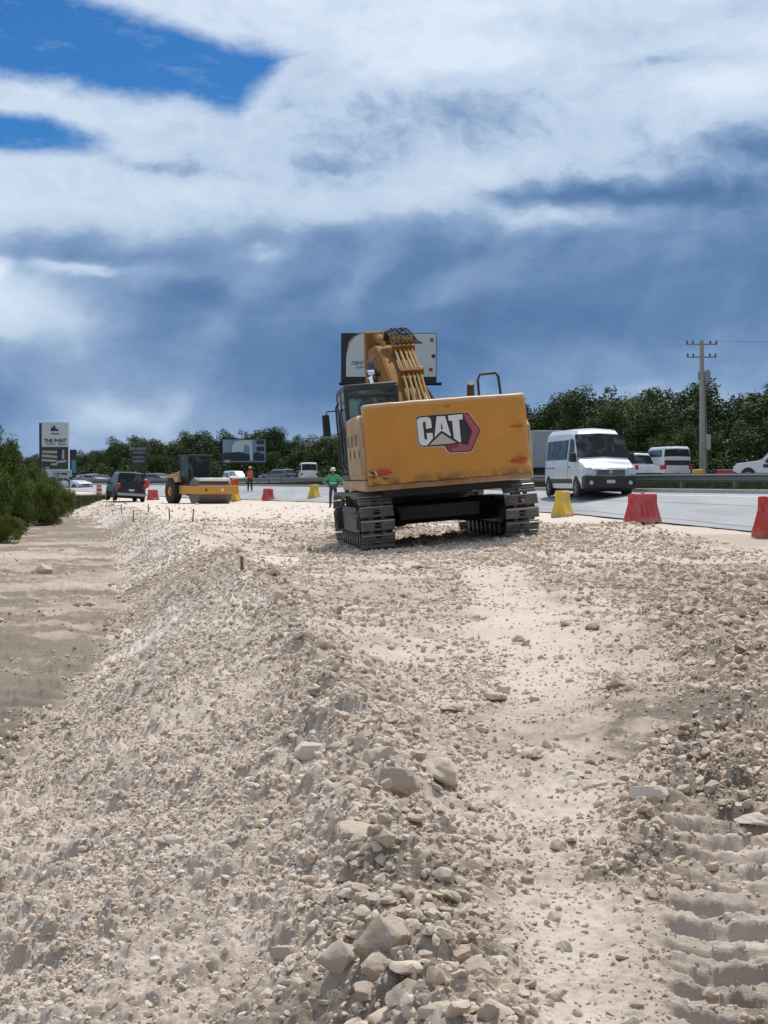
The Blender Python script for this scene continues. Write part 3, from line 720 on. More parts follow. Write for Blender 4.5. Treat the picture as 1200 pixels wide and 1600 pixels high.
m=MB(); m.box(X0-.34,X0-.18,1.38,1.44,2.22,2.66,.9,.9); m.build('mirror',M_black,cab,bevel=.03,seg=3)
m=MB(); m.cyl((X1-.2,.9,Z1),(X1-.2,.9,Z1+.05),.05); m.build('antenna_base',M_black,cab)
m=MB(); m.box(-1.55,-1.3,.4,1.0,.72,.76); m.box(-1.55,-1.3,.4,1.0,1.0,1.04); m.box(-1.5,-1.46,.42,.46,.72,1.12); m.box(-1.5,-1.46,.94,.98,.72,1.12); m.build('step',M_black,ex)
# --- exhaust, handrails, mirror on the right
m=MB(); m.tube([(.81,-1.2,2.2),(.81,-1.2,2.6),(.81,-1.24,2.82),(.81,-1.34,2.93)],[.075,.075,.07,.065],14); m.build('exhaust',M_black,ex)
m=MB(); m.tube([(1.08,-.55,2.12),(1.08,-.55,3.02),(1.13,-.55,3.12),(1.44,-.5,3.13),(1.49,-.5,3.06),(1.54,-.5,2.1)],.026,10); hr=m.build('handrail',M_black,ex)
m=MB(); m.tube([(.72,-.9,2.15),(.74,-.9,2.5),(.84,-.9,2.63),(1.2,-.9,2.65),(1.28,-.9,2.55),(1.3,-.9,2.2)],.018,8); m.build('handrail',M_black,ex)
# --- boom with pipes, cylinders, stick
BX=-.06
zf=lambda z: 1.9+(z-1.9)*.88 if z>1.9 else z
prof=[(.15,1.75),(-.05,2.05),(.25,2.5),(1.5,3.55),(2.55,4.16),(3.4,4.42),(5.0,4.60),(7.0,4.66),(7.2,4.5),(7.0,4.32),(5.2,4.02),(3.6,3.72),(2.9,3.42),(1.9,2.72),(.7,1.85)]
prof=[(y,zf(z)) for y,z in prof]
rear=[p for p in prof if p[0]<3.7]; 
prr=[(.15,1.75),(-.05,2.05),(.25,2.5),(1.5,3.55),(2.55,4.16),(3.6,4.46),(3.6,3.72),(2.9,3.42),(1.9,2.72),(.7,1.85)]; prr=[(y,zf(z)) for y,z in prr]
prf=[(3.6,4.455),(5.0,4.60),(7.0,4.66),(7.2,4.5),(7.0,4.32),(5.2,4.02),(3.6,3.725)]; prf=[(y,zf(z)) for y,z in prf]
m=MB(); m.prism(prr,BX-.30,BX+.30); boom=m.build('boom',M_boomp,ex,bevel=.025)
m=MB(); m.prism(prf,BX-.17,BX+.17); m.build('boom_nose',M_boomp,boom,bevel=.02)
m=MB()
for (y0,z0),(y1,z1) in zip([(.25,2.5),(1.5,3.55)],[(1.5,3.55),(2.55,4.16)]):
    z0=zf(z0);z1=zf(z1); n_=Vector((0,-(z1-z0),(y1-y0))).normalized()*.03
    m.add([(BX-.07,y0,z0),(BX+.29,y0,z0),(BX+.29,y1,z1),(BX-.07,y1,z1),(BX-.07,y0+n_.y,z0+n_.z),(BX+.29,y0+n_.y,z0+n_.z),(BX+.29,y1+n_.y,z1+n_.z),(BX-.07,y1+n_.y,z1+n_.z)],[(0,3,2,1),(4,5,6,7),(0,1,5,4),(1,2,6,5),(2,3,7,6),(3,0,4,7)])
m.build('pipe_gap_shade',paint('shade between pipes',(.10,.055,.022),.6,0,.4,(.2,.14,.08),5),boom)  # dark plate added so the gaps between the pipes look shaded
m=MB()
for s in(-1,1): m.prism(prr,BX+s*.30,BX+s*.325) 
m.build('boom_side_plate',M_boomp,boom,bevel=.01)
def bpt(s,x,off):  # a point above the rear face of the boom at arc position s (0 base..1 elbow..)
    P=[Vector((0,y,zf(z))) for y,z in((.25,2.5),(1.5,3.55),(2.55,4.16),(3.4,4.42),(5.0,4.60))]
    s=max(0,min(s,3.999)); i=int(s); p=P[i].lerp(P[i+1],s-i); t=(P[i+1]-P[i]).normalized(); n=Vector((0,-t.z,t.y)); q=p+n*off; return (x,q.y,q.z)
pip=[(-.04,.045),(.06,.05),(.155,.04),(.235,.045),(.31,.04)]
for k,(xo,r) in enumerate(pip):
    m=MB(); a=BX+xo
    path=[(a+.10*(k-1.5)*.8,.15,1.95),(a+.06*(k-1.5),.30,2.50+.07)]
    path=[(a+.04*(k-2)+.02,-.25,2.05)]+[bpt(s,a+max(0,(.45-s))*.10*(k-2),.13) for s in(-0,.15,.35,.5,.8,1.0,1.3,1.7,2.0)]
    path+=[bpt(2.2,a,.16),bpt(2.45,a-.02,.25)]
    m.tube(path,r*.62,10); m.build('hydraulic_pipe',M_boomp,boom)
M_pipe=matte(paint('pipe paint',(.36,.20,.06),.7,0,.4,(.33,.24,.14),5))
for o in boom.children:
    if o.name.startswith('hydraulic_pipe'): o.data.materials[0]=M_pipe
for s in(.92,1.9):
    m=MB(); p=Vector(bpt(s,BX+.13,.14)); m.box(BX-.10,BX+.38,p.y-.05,p.y+.05,p.z-.07,p.z+.07,1,1,(R(40 if s<1.5 else 28),0,0)); m.build('pipe_clamp',M_boomp,boom,bevel=.01)
for k in range(5):
    m=MB(); p=Vector(bpt(1.98,BX-.03+k*.09,.16)); m.cyl(p,p+Vector((0,-.05,.17)),.026,n=8); m.cyl(p+Vector((0,-.04,.12)),p+Vector((0,-.05,.2)),.036,n=6); m.build('pipe_fitting',M_pipe,boom)
random.seed(5)
matte(M_rubber,.2)
for k in range(12):   # rubber hoses bulging at the elbow and over the left side
    m=MB(); a=Vector(bpt(1.95,BX-.02+.05*k,.2)); b_=Vector(bpt(2.9,BX-.15+.03*k,.14)); h=random.uniform(.12,.30)
    pts=[a.lerp(b_,t)+Vector((-.05*math.sin(t*3.1),0,h*math.sin(math.pi*t))) for t in np.linspace(0,1,9)]
    m.tube(pts,.022,8); m.build('hose',M_rubber,boom)
for k in range(4):
    m=MB(); x0=BX-.30-.03*k; m.tube([(x,y,zf(z)) for x,y,z in [(x0+.1,4.3,4.25),(x0-.03,4.0,4.2),(x0-.07-.02*k,3.7,4.0),(x0-.04,3.5,3.7),(x0-.07,3.2,3.35),(x0+.0,2.9,3.0),(x0+.14,2.6,2.9)]],.026,8); m.build('hose',M_rubber,boom)
m=MB(); m.tube([(BX+.36,2.3,3.35),(BX+.5,1.6,2.95),(BX+.62,1.0,2.5),(BX+.64,.5,2.1)],.035,10); m.build('hose',M_rubber,boom)
m=MB(); m.cyl((BX+.02,2.9,3.95),(BX+.02,2.9,4.22),.05,.035,10); m.cyl((BX+.02,2.9,4.22),(BX+.02,2.9,4.30),.02,n=8); m.build('boom_lamp',paint('dark blue lamp',(.02,.03,.09),.3),boom)
m=MB()
for a_ in(-.16,.06): m.prism([(3.3,3.97),(4.1,4.0),(3.9,4.30),(3.6,4.32)],BX+a_,BX+a_+.06)
m.build('cylinder_bracket',M_boomp,boom,bevel=.01)
for s in(-1,1):  # boom cylinders
    x=BX+s*.52; m=MB(); m.cyl((x,.9,1.55),(x,2.0,2.58),.11,n=20); m.cyl((x,1.96,2.53),(x,2.03,2.6),.135,n=20); cy=m.build('boom_cylinder',M_boomp,ex)
    m=MB(); m.cyl((x,2.0,2.58),(x,3.0,3.50),.055,n=16); m.cyl((x-.07,3.0,3.50),(x+.07,3.0,3.50),.1,n=16); m.build('rod',M_chrome,cy)
m=MB(); m.cyl((BX-.6,3.0,3.50),(BX+.6,3.0,3.50),.05,n=14); m.build('pin',M_black,boom)
m=MB(); m.cyl((BX-.02,3.75,4.22),(BX-.02,5.3,4.45),.115,n=20); m.cyl((BX-.02,5.25,4.44),(BX-.02,5.38,4.46),.14,n=20); cy=m.build('stick_cylinder',M_boomp,ex)
m=MB(); m.cyl((BX-.02,5.3,4.45),(BX-.02,6.7,4.62),.06,n=16); m.build('rod',M_chrome,cy)
m=MB()
stp=[(6.55,4.72),(6.9,4.78),(7.35,4.2),(7.55,3.5),(7.3,1.9),(7.05,1.85),(6.95,2.4),(6.85,3.9)]
m.prism(stp,BX-.2,BX+.2); st=m.build('stick',M_boomp,ex,bevel=.02)
m=MB(); m.cyl((BX,6.75,4.7),(BX,6.6,3.0),.1,n=18); m.build('bucket_cylinder',M_boomp,st)
bk=MB(); c0=(7.0,1.45)
bp=[(7.1,1.9),(7.6,1.75),(7.8,1.2),(7.55,.65),(7.0,.42),(6.3,.55),(6.25,.62),(6.95,.55),(7.4,.78),(7.6,1.2),(7.4,1.6),(7.0,1.7)]
bk.prism(bp,BX-.7,BX+.7); bk.prism([(7.1,1.9),(7.6,1.75),(7.8,1.2),(7.55,.65),(7.0,.42),(6.3,.55),(6.7,1.3)],BX-.72,BX-.68); bk.prism([(7.1,1.9),(7.6,1.75),(7.8,1.2),(7.55,.65),(7.0,.42),(6.3,.55),(6.7,1.3)],BX+.68,BX+.72)
b_=bk.build('bucket',M_steel,st,bevel=.01)
for k in range(5):
    m=MB(); x=BX-.6+k*.3; m.box(x-.05,x+.05,6.02,6.3,.52,.62,.6,.9); m.build('tooth',M_grous,b_)
m=MB(); m.box(.35,.55,1.55,1.75,.93,1.12); m.box(.30,.42,1.5,1.6,.82,.93); m.build('swivel_cover',M_yel,ex,bevel=.03)
# ------------------------------------------------------------------ road, median and far carriageway
def asphalt(name,c1,c2,seed):
    m,nt,b=newmat(name); tc=nt.nodes.new('ShaderNodeTexCoord').outputs['Object']
    mp=nt.nodes.new('ShaderNodeMapping'); mp.inputs['Scale'].default_value=(1,.12,1); mp.inputs['Rotation'].default_value=(0,0,R(-15)); nt.links.new(tc,mp.inputs[0])
    n1=noise(nt,.7,5,.6,mp.outputs[0]); n2=noise(nt,30,5,.7,tc); n3=noise(nt,.9,5,.6,tc)
    c=mixrgb(nt,maprange(nt,n1,.35,.65),c1,c2); c=mixrgb(nt,maprange(nt,n2,.4,.7,0,.3),c,(.3,.3,.3))
    c=mixrgb(nt,maprange(nt,n3,.52,.75,0,.5),c,(.42,.38,.33))
    nt.links.new(c,b.inputs['Base Color']); b.inputs['Roughness'].default_value=.8; bump(nt,b,n2,.3,.01); return m
M_road=asphalt('worn concrete road',(.235,.245,.265),(.335,.345,.36),1); M_road2=asphalt('far carriageway concrete',(.42,.41,.40),(.5,.49,.47),2)
def strip(name,fa,fb,zf_,d0,d1,n,mat,lift=0,m=8):
    ds=np.geomspace(d0,d1,n); rows=[]
    for d in ds:
        a,b_=float(fa(d)),float(fb(d)); rows.append([(a+(b_-a)*t,d,float(zf_(a+(b_-a)*t,d))+lift) for t in np.linspace(0,1,m)])
    q=MB(); q.grid(rows); o=q.build(name,mat); smooth(o.data); return tag(o,kind='structure')
strip('road',xnear,xfar,road_z,12,600,170,M_road)
M_joint=paint('dark joint sealant',(.03,.03,.032),.7,0,.4,(.2,.18,.16))
strip('road_joint',lambda d:xnear(d)+.55+.06*math.sin(d*.7),lambda d:xnear(d)+.59+.06*math.sin(d*.7),road_z,14,90,160,M_joint,.004,2)
strip('road_joint',lambda d:(xnear(d)+xfar(d))/2+.3,lambda d:(xnear(d)+xfar(d))/2+.34,road_z,14,140,100,M_joint,.004,2)
M_line=paint('worn road paint',(.62,.62,.60),.6,0,.5,(.35,.34,.33),4)
strip('road_marking',lambda d:xfar(d)-.75,lambda d:xfar(d)-.62,road_z,14,300,120,M_line,.004,2)
FA,FB=11.2,19.4
def z_far(x,d): return I(d,[0,160,600],[1,1,1])
def zmed(x,d): return float(base(np.array([x]),np.array([d]))[0])
def far_z(x,d): return zmed(xfar(d)+15,d)+.03
strip('far_carriageway',lambda d:xfar(d)+FA,lambda d:xfar(d)+FB,far_z,14,600,120,M_road2)
# low concrete kerb along the median
for off,nm in((.0,'kerb'),(FA-.2,'kerb')):
    ds=np.geomspace(14,400,140); q=MB(); rows=[]
    for d in ds:
        x=float(xfar(d))+off; z=.70 if off==0 else float(far_z(0,d)); rows.append([(x,d,z-.1),(x,d,z+.12),(x+.02,d,z+.14),(x+.18,d,z+.14),(x+.2,d,z+.12),(x+.2,d,z-.1)])
    q.grid(rows); tag(q.build(nm,paint('kerb concrete',(.40,.39,.37),.85,0,.5,(.25,.22,.18),2)),kind='structure')
# ------------------------------------------------------------------ guardrail
M_galv=paint('galvanised rail',(.17,.185,.20),.5,.5,.35,(.25,.23,.2),2.5)
M_galvp=paint('galvanised post',(.30,.31,.33),.6,.3,.4,(.3,.27,.22),2.5)
gr=empty('guardrail',(12.9,46,.7)); tag(gr,'long grey steel guardrail on posts along the grass median behind the road','guardrail')
def off_pt(fn,off,s):  # point at road distance d, offset sideways
    return fn(s)+off
ds=[];d=17.0
pts=[]
while d<240:
    x=float(xfar(d))+1.0; pts.append((x,d)); d+=3.81/math.hypot(1,(float(xfar(d+1))-float(xfar(d))))
wprof=[(0,.0),(.0,.03),(-.05,.055),(-.05,.09),(.0,.125),(.0,.165),(-.05,.20),(-.05,.235),(0,.26),(0,.29)]
q=MB(); rows=[]
for (x,d) in pts:
    z=1.09+.0; rows.append([(x-12.9+o*1.0-.09,d-46,z-.7+h) for o,h in wprof]+[(x-12.9+o-.085,d-46,z-.7+h) for o,h in reversed(wprof)])
q.grid(rows); q.build('rail_beam',M_galv,gr)
for (x,d) in pts[::1][:70]:
    z0=zmed(x+.05,d); q=MB(); q.box(x-12.9-.07,x-12.9-.062,d-46-.07,d-46+.07,z0-.7-.1,.66); q.box(x-12.9+.062,x-12.9+.07,d-46-.07,d-46+.07,z0-.7-.1,.66); q.box(x-12.9-.062,x-12.9+.062,d-46-.004,d-46+.004,z0-.7-.1,.66)
    p=q.build('post',M_galvp,gr,sm=False)
# ------------------------------------------------------------------ plastic barriers
def plast(name,c):
    m,nt,b=newmat(name); n1=noise(nt,2.5,6,.65); n2=noise(nt,14,5,.6)
    cc=mixrgb(nt,maprange(nt,n1,.45,.72,0,.55),c,[min(1,v*.6+.16) for v in c]); cc=mixrgb(nt,maprange(nt,n2,.5,.8,0,.45),cc,(.42,.34,.27))
    sp=nt.nodes.new('ShaderNodeSeparateXYZ'); tc=nt.nodes.new('ShaderNodeTexCoord'); nt.links.new(tc.outputs['Object'],sp.inputs[0])
    lo=maprange(nt,sp.outputs[2],.25,.0,0,.6); cc=mixrgb(nt,math_(nt,'MULTIPLY',lo,maprange(nt,n1,.3,.6),clamp=True),cc,(.40,.33,.26))
    nt.links.new(cc,b.inputs['Base Color']); b.inputs['Roughness'].default_value=.5; b.inputs['Subsurface Weight'].default_value=.25; b.inputs['Subsurface Radius'].default_value=(.08,.03,.01); b.inputs['Subsurface Scale'].default_value=.3
    return m
M_bred=plast('faded red plastic',(.50,.035,.03)); M_byel=plast('faded yellow plastic',(.72,.47,.035))
def barrier(mat,x,d,rz,label,z=None,s=1.0,L=1.0,H=.82,group='plastic road barriers along the edge of the works'):
    z=float(base(np.array([x]),np.array([d]))[0]) if z is None else z
    t=empty('road_barrier',(x,d,z),rz); tag(t,label,'barrier',group)
    h=L/2; W0,W1=.24,.11
    # cross-section with a waist, long axis x
    prof_=[(-W0,0.0),(-W0,.14),(-W0+.03,.20),(-W1-.02,.48),(-W1,.56),(-W1-.01,H-.03),(-W1+.02,H),(W1-.02,H),(W1+.01,H-.03),(W1,.56),(W1+.02,.48),(W0-.03,.20),(W0,.14),(W0,0)]
    q=MB(); xs=[-h,-h+.05]; 
    rows=[]
    def sec(x,k=1.0,dx=0): return [(x,y*k,zz) for y,zz in prof_]
    n=41
    for i in range(n):
        u=-h+L*i/(n-1); 
        # vertical flutes pressed into both faces
        fl=0
        for c in(-.22,0,.22):
            fl=max(fl,1-((u/L-c)/.055)**2 if abs((u/L-c))<.055 else 0)
        row=[]
        for (y,zz) in prof_:
            k=1
            if .18<zz<.62: k=1-.30*fl
            tap=1-.10*(zz/H)          # ends lean inwards
            row.append((u*tap,y*k,zz))
        rows.append(row)
    q.grid(rows); m_=len(prof_); q.f.append(tuple(range(m_-1,-1,-1))); q.f.append(tuple((n-1)*m_+i for i in range(m_)))
    q.f.append
    b_=q.build('barrier_body',mat,t,bevel=.012,seg=2,ang=40)
    for sx in(-.28,.28):
        q=MB(); q.box(sx*L-.08,sx*L+.08,-W0-.004,W0+.004,-.001,.07,.8,1); q.build('fork_slot',M_dark,t,sm=False)
    q=MB(); q.cyl((0,0,H-.005),(0,0,H+.025),.05,n=14); q.build('filler_cap',M_dark,t)
    for sx in(-1,1):
        q=MB(); q.cyl((sx*(h*.93),0,.12),(sx*(h*.93),0,.30),.05,n=12); q.build('hinge_lug',mat,t)
        q=MB(); q.cyl((sx*(h*.92),0,.5),(sx*(h*.92),0,.62),.045,n=12); q.build('hinge_lug',mat,t)
    t.scale=(s,s,s); return t
def at(px,d): return (px-600)/F*d
barrier(M_byel,at(879,46.5),46.5,R(68),'faded yellow plastic barrier seen end on beside the white minibus',s=1.02)
barrier(M_bred,at(1004,37.5),37.5,R(42),'faded red plastic barrier right in front of the minibus nose',s=.96,L=1.05)
barrier(M_bred,at(1216,28.8),28.8,R(35),'red plastic barrier cut off by the right edge of the photo',s=.98,L=1.05)
barrier(M_byel,at(491,83),83,R(74),'yellow plastic barrier left of the worker in green',s=.98)
barrier(M_bred,at(419,86),86,R(62),'dark red plastic barrier between the two workers',s=.85)
barrier(M_byel,at(368,88),88,R(78),'yellow plastic barrier behind the front of the road roller',s=.9)
barrier(M_bred,at(239,98),98,R(58),'dark red plastic barrier left of the road roller by the black car',s=.85)
barrier(M_byel,at(727,62),62,R(70),'yellow plastic barrier glimpsed under the excavator above its right track',s=.9)
for px,d,mm,lb in((1090,92,M_byel,'yellow barrier at the foot of the concrete utility pole'),(1133,93,M_bred,'red barrier beyond the guardrail right of the utility pole')):
    x=at(px,d); barrier(mm,x,d,R(10),lb,z=zmed(x,d)+.1,s=.9,L=.8 if px<1100 else 1.35,group='barriers on the far side of the median')
# striped drum far left
t=empty('traffic_drum',(at(155,118),118,-.1)); tag(t,'orange and white striped traffic drum behind the black car','drum')
q=MB(); q.lathe([(0,0),(.3,0),(.3,.06),(.24,.1),(.22,.45),(.2,.85),(.17,.9),(0,.9)]); dr=q.build('drum_body',paint('drum orange',(.75,.12,.02),.5,0,.3),t)
for zz in(.25,.6):
    q=MB(); q.lathe([(.232-.02*zz,zz),(.236-.02*zz,zz+.01),(.232-.02*zz,zz+.14),(.228-.02*zz,zz+.15)]); q.build('stripe',M_white,dr)
# ------------------------------------------------------------------ utility pole
M_conc=paint('pole concrete',(.36,.34,.31),.85,0,.5,(.22,.2,.18),1.5)
pd=98.0; px_=at(1098,pd); up=empty('utility_pole',(px_,pd,zmed(px_,pd))); tag(up,'tall grey concrete utility pole with two crossarms right of the minibus','utility pole')
Hh=9.45
q=MB(); q.cyl((0,0,-.3),(-.12,0,Hh),.24,.13,n=12); q.build('pole_shaft',M_conc,up)
for z_,w in((Hh-.25,1.05),(Hh-1.1,1.0)):
    q=MB(); q.box(-.12-w,-.12+w,-.06,.06,z_-.05,z_+.05); ca=q.build('crossarm',M_galvp,up,bevel=.01)
    for xx in(-w+.08,-w*.55,w*.55,w-.08):
        q=MB(); q.lathe([(0,0),(.05,0),(.075,.04),(.04,.08),(.07,.12),(.035,.17),(.03,.2),(0,.2)],c=(-.12+xx,0,z_+.05),n=12); q.build('insulator',M_black,ca)
q=MB(); q.cyl((.28,0,Hh-2.75),(.28,0,Hh-2.05),.2,n=16); q.cyl((.28,0,Hh-2.05),(.28,0,Hh-1.95),.12,n=12); q.box(-.05,.1,-.06,.06,Hh-2.6,Hh-2.5); q.build('transformer',M_galvp,up,bevel=.01)
q=MB(); q.box(-.35,-.2,-.1,.1,Hh-2.6,Hh-2.1); q.build('cutout_box',M_galvp,up)
q=MB(); q.box(.2,.5,-.12,.12,2.2,3.2); q.build('meter_box',paint('meter box grey',(.42,.43,.44),.6,0,.4),up,bevel=.02)
q=MB(); q.tube([(.26,-.05,1.0),(.24,-.05,2.2)],.03); q.tube([(.24,-.05,3.2),(.1,-.05,Hh-2.7)],.025); q.build('conduit',M_galvp,up)
a=Vector((px_-.12+.97,pd,up.location.z+Hh-.02)); b_=Vector((px_+42,pd-6,up.location.z+Hh+1.4)); q=MB()
q.tube([a.lerp(b_,t_)+Vector((0,0,-3.2*t_*(1-t_))) for t_ in np.linspace(0,1,16)],.008,5); tag(q.build('power_line',M_black),'thin power line leaving the pole top to the right','cable')
# ------------------------------------------------------------------ survey stakes
M_wood=paint('weathered stake wood',(.16,.11,.075),.85,0,.4,(.35,.3,.25),9)
for (px,py,h,w,lb) in((378,897,.16,.020,'short dark survey stake standing at the top of the berm'),(208,816,.42,.022,'tall thin stake at the far end of the slope'),(265,812,.34,.02,'thin stake second from the left on the pad edge'),
                 (301,817,.36,.02,'thin stake below the left wheel of the road roller'),(190,803,.40,.02,'thin stake close to the black car'),(232,800,.3,.02,'faint stake between the black car and the roller')):
    x,d=px2ground(px,py); q=MB(); q.box(-w,w,-w,w,-.1,h,.7,.7); q.box(-w,w,-w*1.1,-w*1.05,h*.78,h*.95)
    o=q.build('survey_stake',M_wood); z=float(height(np.array([x]),np.array([d]))[0]); o.location=(x,d,z); o.rotation_euler=(R(random.uniform(-4,4)),R(random.uniform(-5,5)),.3); tag(o,lb,'stake','survey stakes')
# ------------------------------------------------------------------ signs and billboards
def lin3(r,g,b): return tuple((((c/255)+.055)/1.055)**2.4 if c>10 else c/3294 for c in (r,g,b))
M_sgnw=paint('pale sign face',(.66,.70,.72),.6,0,.2,(.56,.58,.58),.6); M_navy=paint('navy print',(.012,.03,.09),.5,0,.1,(.03,.04,.08))
M_frame=paint('sign frame',(.02,.022,.027),.5,0,.15,(.1,.1,.1))
def plate(name,x0,x1,z0,z1,y,mat,par,th=.03,bev=0):
    q=MB(); q.box(x0,x1,y-th,y,z0,z1); return q.build(name,mat,par,bevel=bev,sm=False)
def poly(name,pts,y,mat,par,th=.01):
    q=MB(); q.prism(pts,y-th,y,'y'); return q.build(name,mat,par,sm=False)
# big billboard behind the excavator; local px units: metres = px/12.4
Db=185.0; K=Db/F
bb=empty('billboard',(at(608,Db),Db,.6),rz=0); tag(bb,'big white roadside billboard on a steel column, half hidden behind the excavator boom','billboard')
bx=lambda p:(p-608)*K; bz=lambda p:(CZ-.6)+(752-p)*K
q=MB(); q.box(bx(533),bx(682),-.02,.55,bz(598),bz(521)); q.build('billboard_box',M_frame,bb)
pn=plate('face_panel',bx(541),bx(681),bz(589),bz(522),-.03,M_sgnw,bb,.05)
poly('dark_corner',[(bx(541),bz(522)),(bx(560),bz(522)),(bx(551),bz(527)),(bx(545),bz(535)),(bx(542.5),bz(548)),(bx(541),bz(560))],-.083,M_frame,pn)
poly('red_stripe',[(bx(560),bz(522)),(bx(563),bz(522)),(bx(554),bz(527.5)),(bx(547),bz(536)),(bx(544),bz(549)),(bx(543),bz(549)),(bx(546),bz(535)),(bx(551.5),bz(527))],-.083,M_pink,pn)
text_mesh('DENTAL',.62,M_navy,pn,(bx(549),-.09,bz(568)),align='LEFT',bold=.012)
text_mesh('CLINIC',.36,M_navy,pn,(bx(556),-.09,bz(574.5)),align='LEFT',bold=.006)
M_mr=paint('red mark',(.45,.03,.04),.5,0,.1); M_mb=paint('navy mark',(.02,.04,.2),.5,0,.1)
for (px,py,mt) in((674.5,532,M_mr),(677,557,M_mb),(673,578,M_mr)):
    poly('round_mark',[(bx(px)+.27*math.cos(a)*1.0,bz(py)+.27*math.sin(a)) for a in np.linspace(0,6.28,9)[:-1]],-.085,mt,pn)
q=MB(); q.box(bx(530),bx(690),-.9,-.05,bz(600),bz(598.5)); q.box(bx(530),bx(690),-.05,.6,bz(602),bz(598.5)); q.build('catwalk',M_frame,bb)
q=MB(); q.cyl((0,.3,-.6),(0,.3,bz(598)),.55,n=20); q.build('column',M_galv,bb)
for px in(545,580,640,672):
    q=MB(); q.tube([(bx(px),-.1,bz(599)),(bx(px),-1.5,bz(600))],.03,6); q.box(bx(px)-.15,bx(px)+.15,-1.7,-1.45,bz(600)-.08,bz(600)+.08); q.build('flood_lamp',M_frame,bb)
# totem sign far left
Dt=140.0; K=Dt/F; tt=empty('totem_sign',(at(86,Dt),Dt,.3),rz=R(0)); tag(tt,'tall white and navy advertising totem reading THE POINT above the bushes on the left','sign')
bx=lambda p:(p-86)*K; bz=lambda p:(CZ-.3)+(752-p)*K
q=MB(); q.box(bx(62),bx(65.5),-.1,.5,-.3,bz(661)); q.build('side_panel',paint('navy side',(.01,.02,.06),.5,0,.1),tt)
q=MB(); q.box(bx(65.5),bx(107.5),-.05,.5,bz(746),bz(660)); q.build('totem_body',M_sgnw,tt)
pn=plate('upper_panel',bx(66),bx(107),bz(698),bz(660.5),-.05,M_sgnw,tt,.02)
poly('emblem',[(bx(80.3),bz(674)),(bx(80.6),bz(668.5)),(bx(83.5),bz(668)),(bx(85),bz(664.5)),(bx(87),bz(665.5)),(bx(87),bz(669)),(bx(92.6),bz(672)),(bx(92.5),bz(674)),(bx(86),bz(673.2))],-.08,M_navy,pn,.02)
text_mesh('simca',.30,M_navy,pn,(bx(87),-.09,bz(678)),bold=.004) if False else poly('small_line',[(bx(80.5),bz(676.5)),(bx(93.5),bz(677)),(bx(93.5),bz(679)),(bx(80.5),bz(678.5))],-.08,paint('faded navy',(.13,.17,.25),.6),pn,.01)
text_mesh('THE P•INT',.50,M_navy,pn,(bx(87),-.09,bz(689)),bold=.016,sx=.92)
poly('small_line',[(bx(72),bz(693.6)),(bx(88),bz(693.6)),(bx(88),bz(694.6)),(bx(72),bz(694.6))],-.08,M_navy,pn,.01); poly('small_line',[(bx(92),bz(693.6)),(bx(104),bz(693.6)),(bx(104),bz(694.8)),(bx(92),bz(694.8))],-.08,M_navy,pn,.01)
pn=plate('picture_panel',bx(66),bx(107),bz(733),bz(698.5),-.05,paint('picture dark green',(.035,.05,.045),.5,0,.3,(.12,.12,.1),2),tt,.03)
M_pc=paint('balcony slab print',(.45,.46,.44),.5,0,.3,(.2,.2,.2),3)
for (a0,a1,b0,b1,sl) in((67,90,704,708,.5),(66,90,710,714,2),(66,90,717,720.5,1.5),(80,90,724,727,0),(94,101,703,717,0),(88,104,720.5,724,-2),(72,78,729,731.5,1)):
    poly('printed_slab',[(bx(a0),bz(b0)),(bx(a1),bz(b0+sl)),(bx(a1),bz(b1+sl)),(bx(a0),bz(b1))],-.085,M_pc,pn,.006)
poly('printed_block',[(bx(90.5),bz(703)),(bx(98),bz(703)),(bx(97),bz(719)),(bx(90.5),bz(719))],-.088,M_navy,pn,.006)
Ds=120.0; K=Ds/F
s3=empty('shop_sign',(at(96,Ds),Ds,0)); tag(s3,'low white sign board with blue lettering in front of the totem sign','sign'); bx=lambda p:(p-96)*K; bz=lambda p:CZ+(752-p)*K
q=MB(); q.box(bx(80.5),bx(111.5),0,.12,bz(745.5),bz(734.5)); q.build('sign_board',paint('white board',(.5,.54,.58),.5,0,.15),s3,bevel=.01)
poly('blue_lettering',[(bx(85),bz(739.5)),(bx(94),bz(738)),(bx(94),bz(742)),(bx(85),bz(741.5))],-.002,paint('blue print',(.12,.2,.42),.5),s3,.01); poly('dark_lettering',[(bx(96),bz(739)),(bx(105),bz(739)),(bx(105),bz(741.5)),(bx(96),bz(741.5))],-.002,M_navy,s3,.01)
for p in(84,108):
    q=MB(); q.cyl((bx(p),.06,-.4),(bx(p),.06,bz(745)),.05,n=8); q.build('post',M_frame,s3)
s4=empty('banner_sign',(at(111,150),150,.2)); tag(s4,'dark banner sign with a turquoise lower half standing right behind the totem','sign'); K=150/F; bx=lambda p:(p-111)*K; bz=lambda p:CZ-.2+(752-p)*K
q=MB(); q.box(bx(101),bx(119.5),0,.15,bz(745),bz(702.5)); q.build('sign_frame',M_frame,s4)
plate('blue_panel',bx(112),bx(119),bz(739),bz(719),-.002,paint('turquoise print',(.06,.22,.33),.5,0,.3,(.1,.3,.3),3),s4,.02)
s5=empty('directory_sign',(at(217,165),165,.2)); tag(s5,'dark directory sign with pale green rows in front of the trees above the black car','sign'); K=165/F; bx=lambda p:(p-217)*K; bz=lambda p:CZ-.2+(752-p)*K
q=MB(); q.box(bx(204),bx(230),0,.2,bz(735),bz(696)); q.build('sign_frame',paint('deep green black',(.012,.02,.02),.5),s5)
M_row=paint('pale row',(.16,.21,.21),.5,0,.3,(.1,.14,.13),4)
for (a0,a1,b0,b1) in((202,212,699,703.5),(213.5,228.5,699,703.5),(208,228,706,708.5),(208,226,713,716),(208,226,719,722.5)):
    plate('sign_row',bx(a0),bx(a1),bz(b1),bz(b0),-.002,M_row,s5,.02)
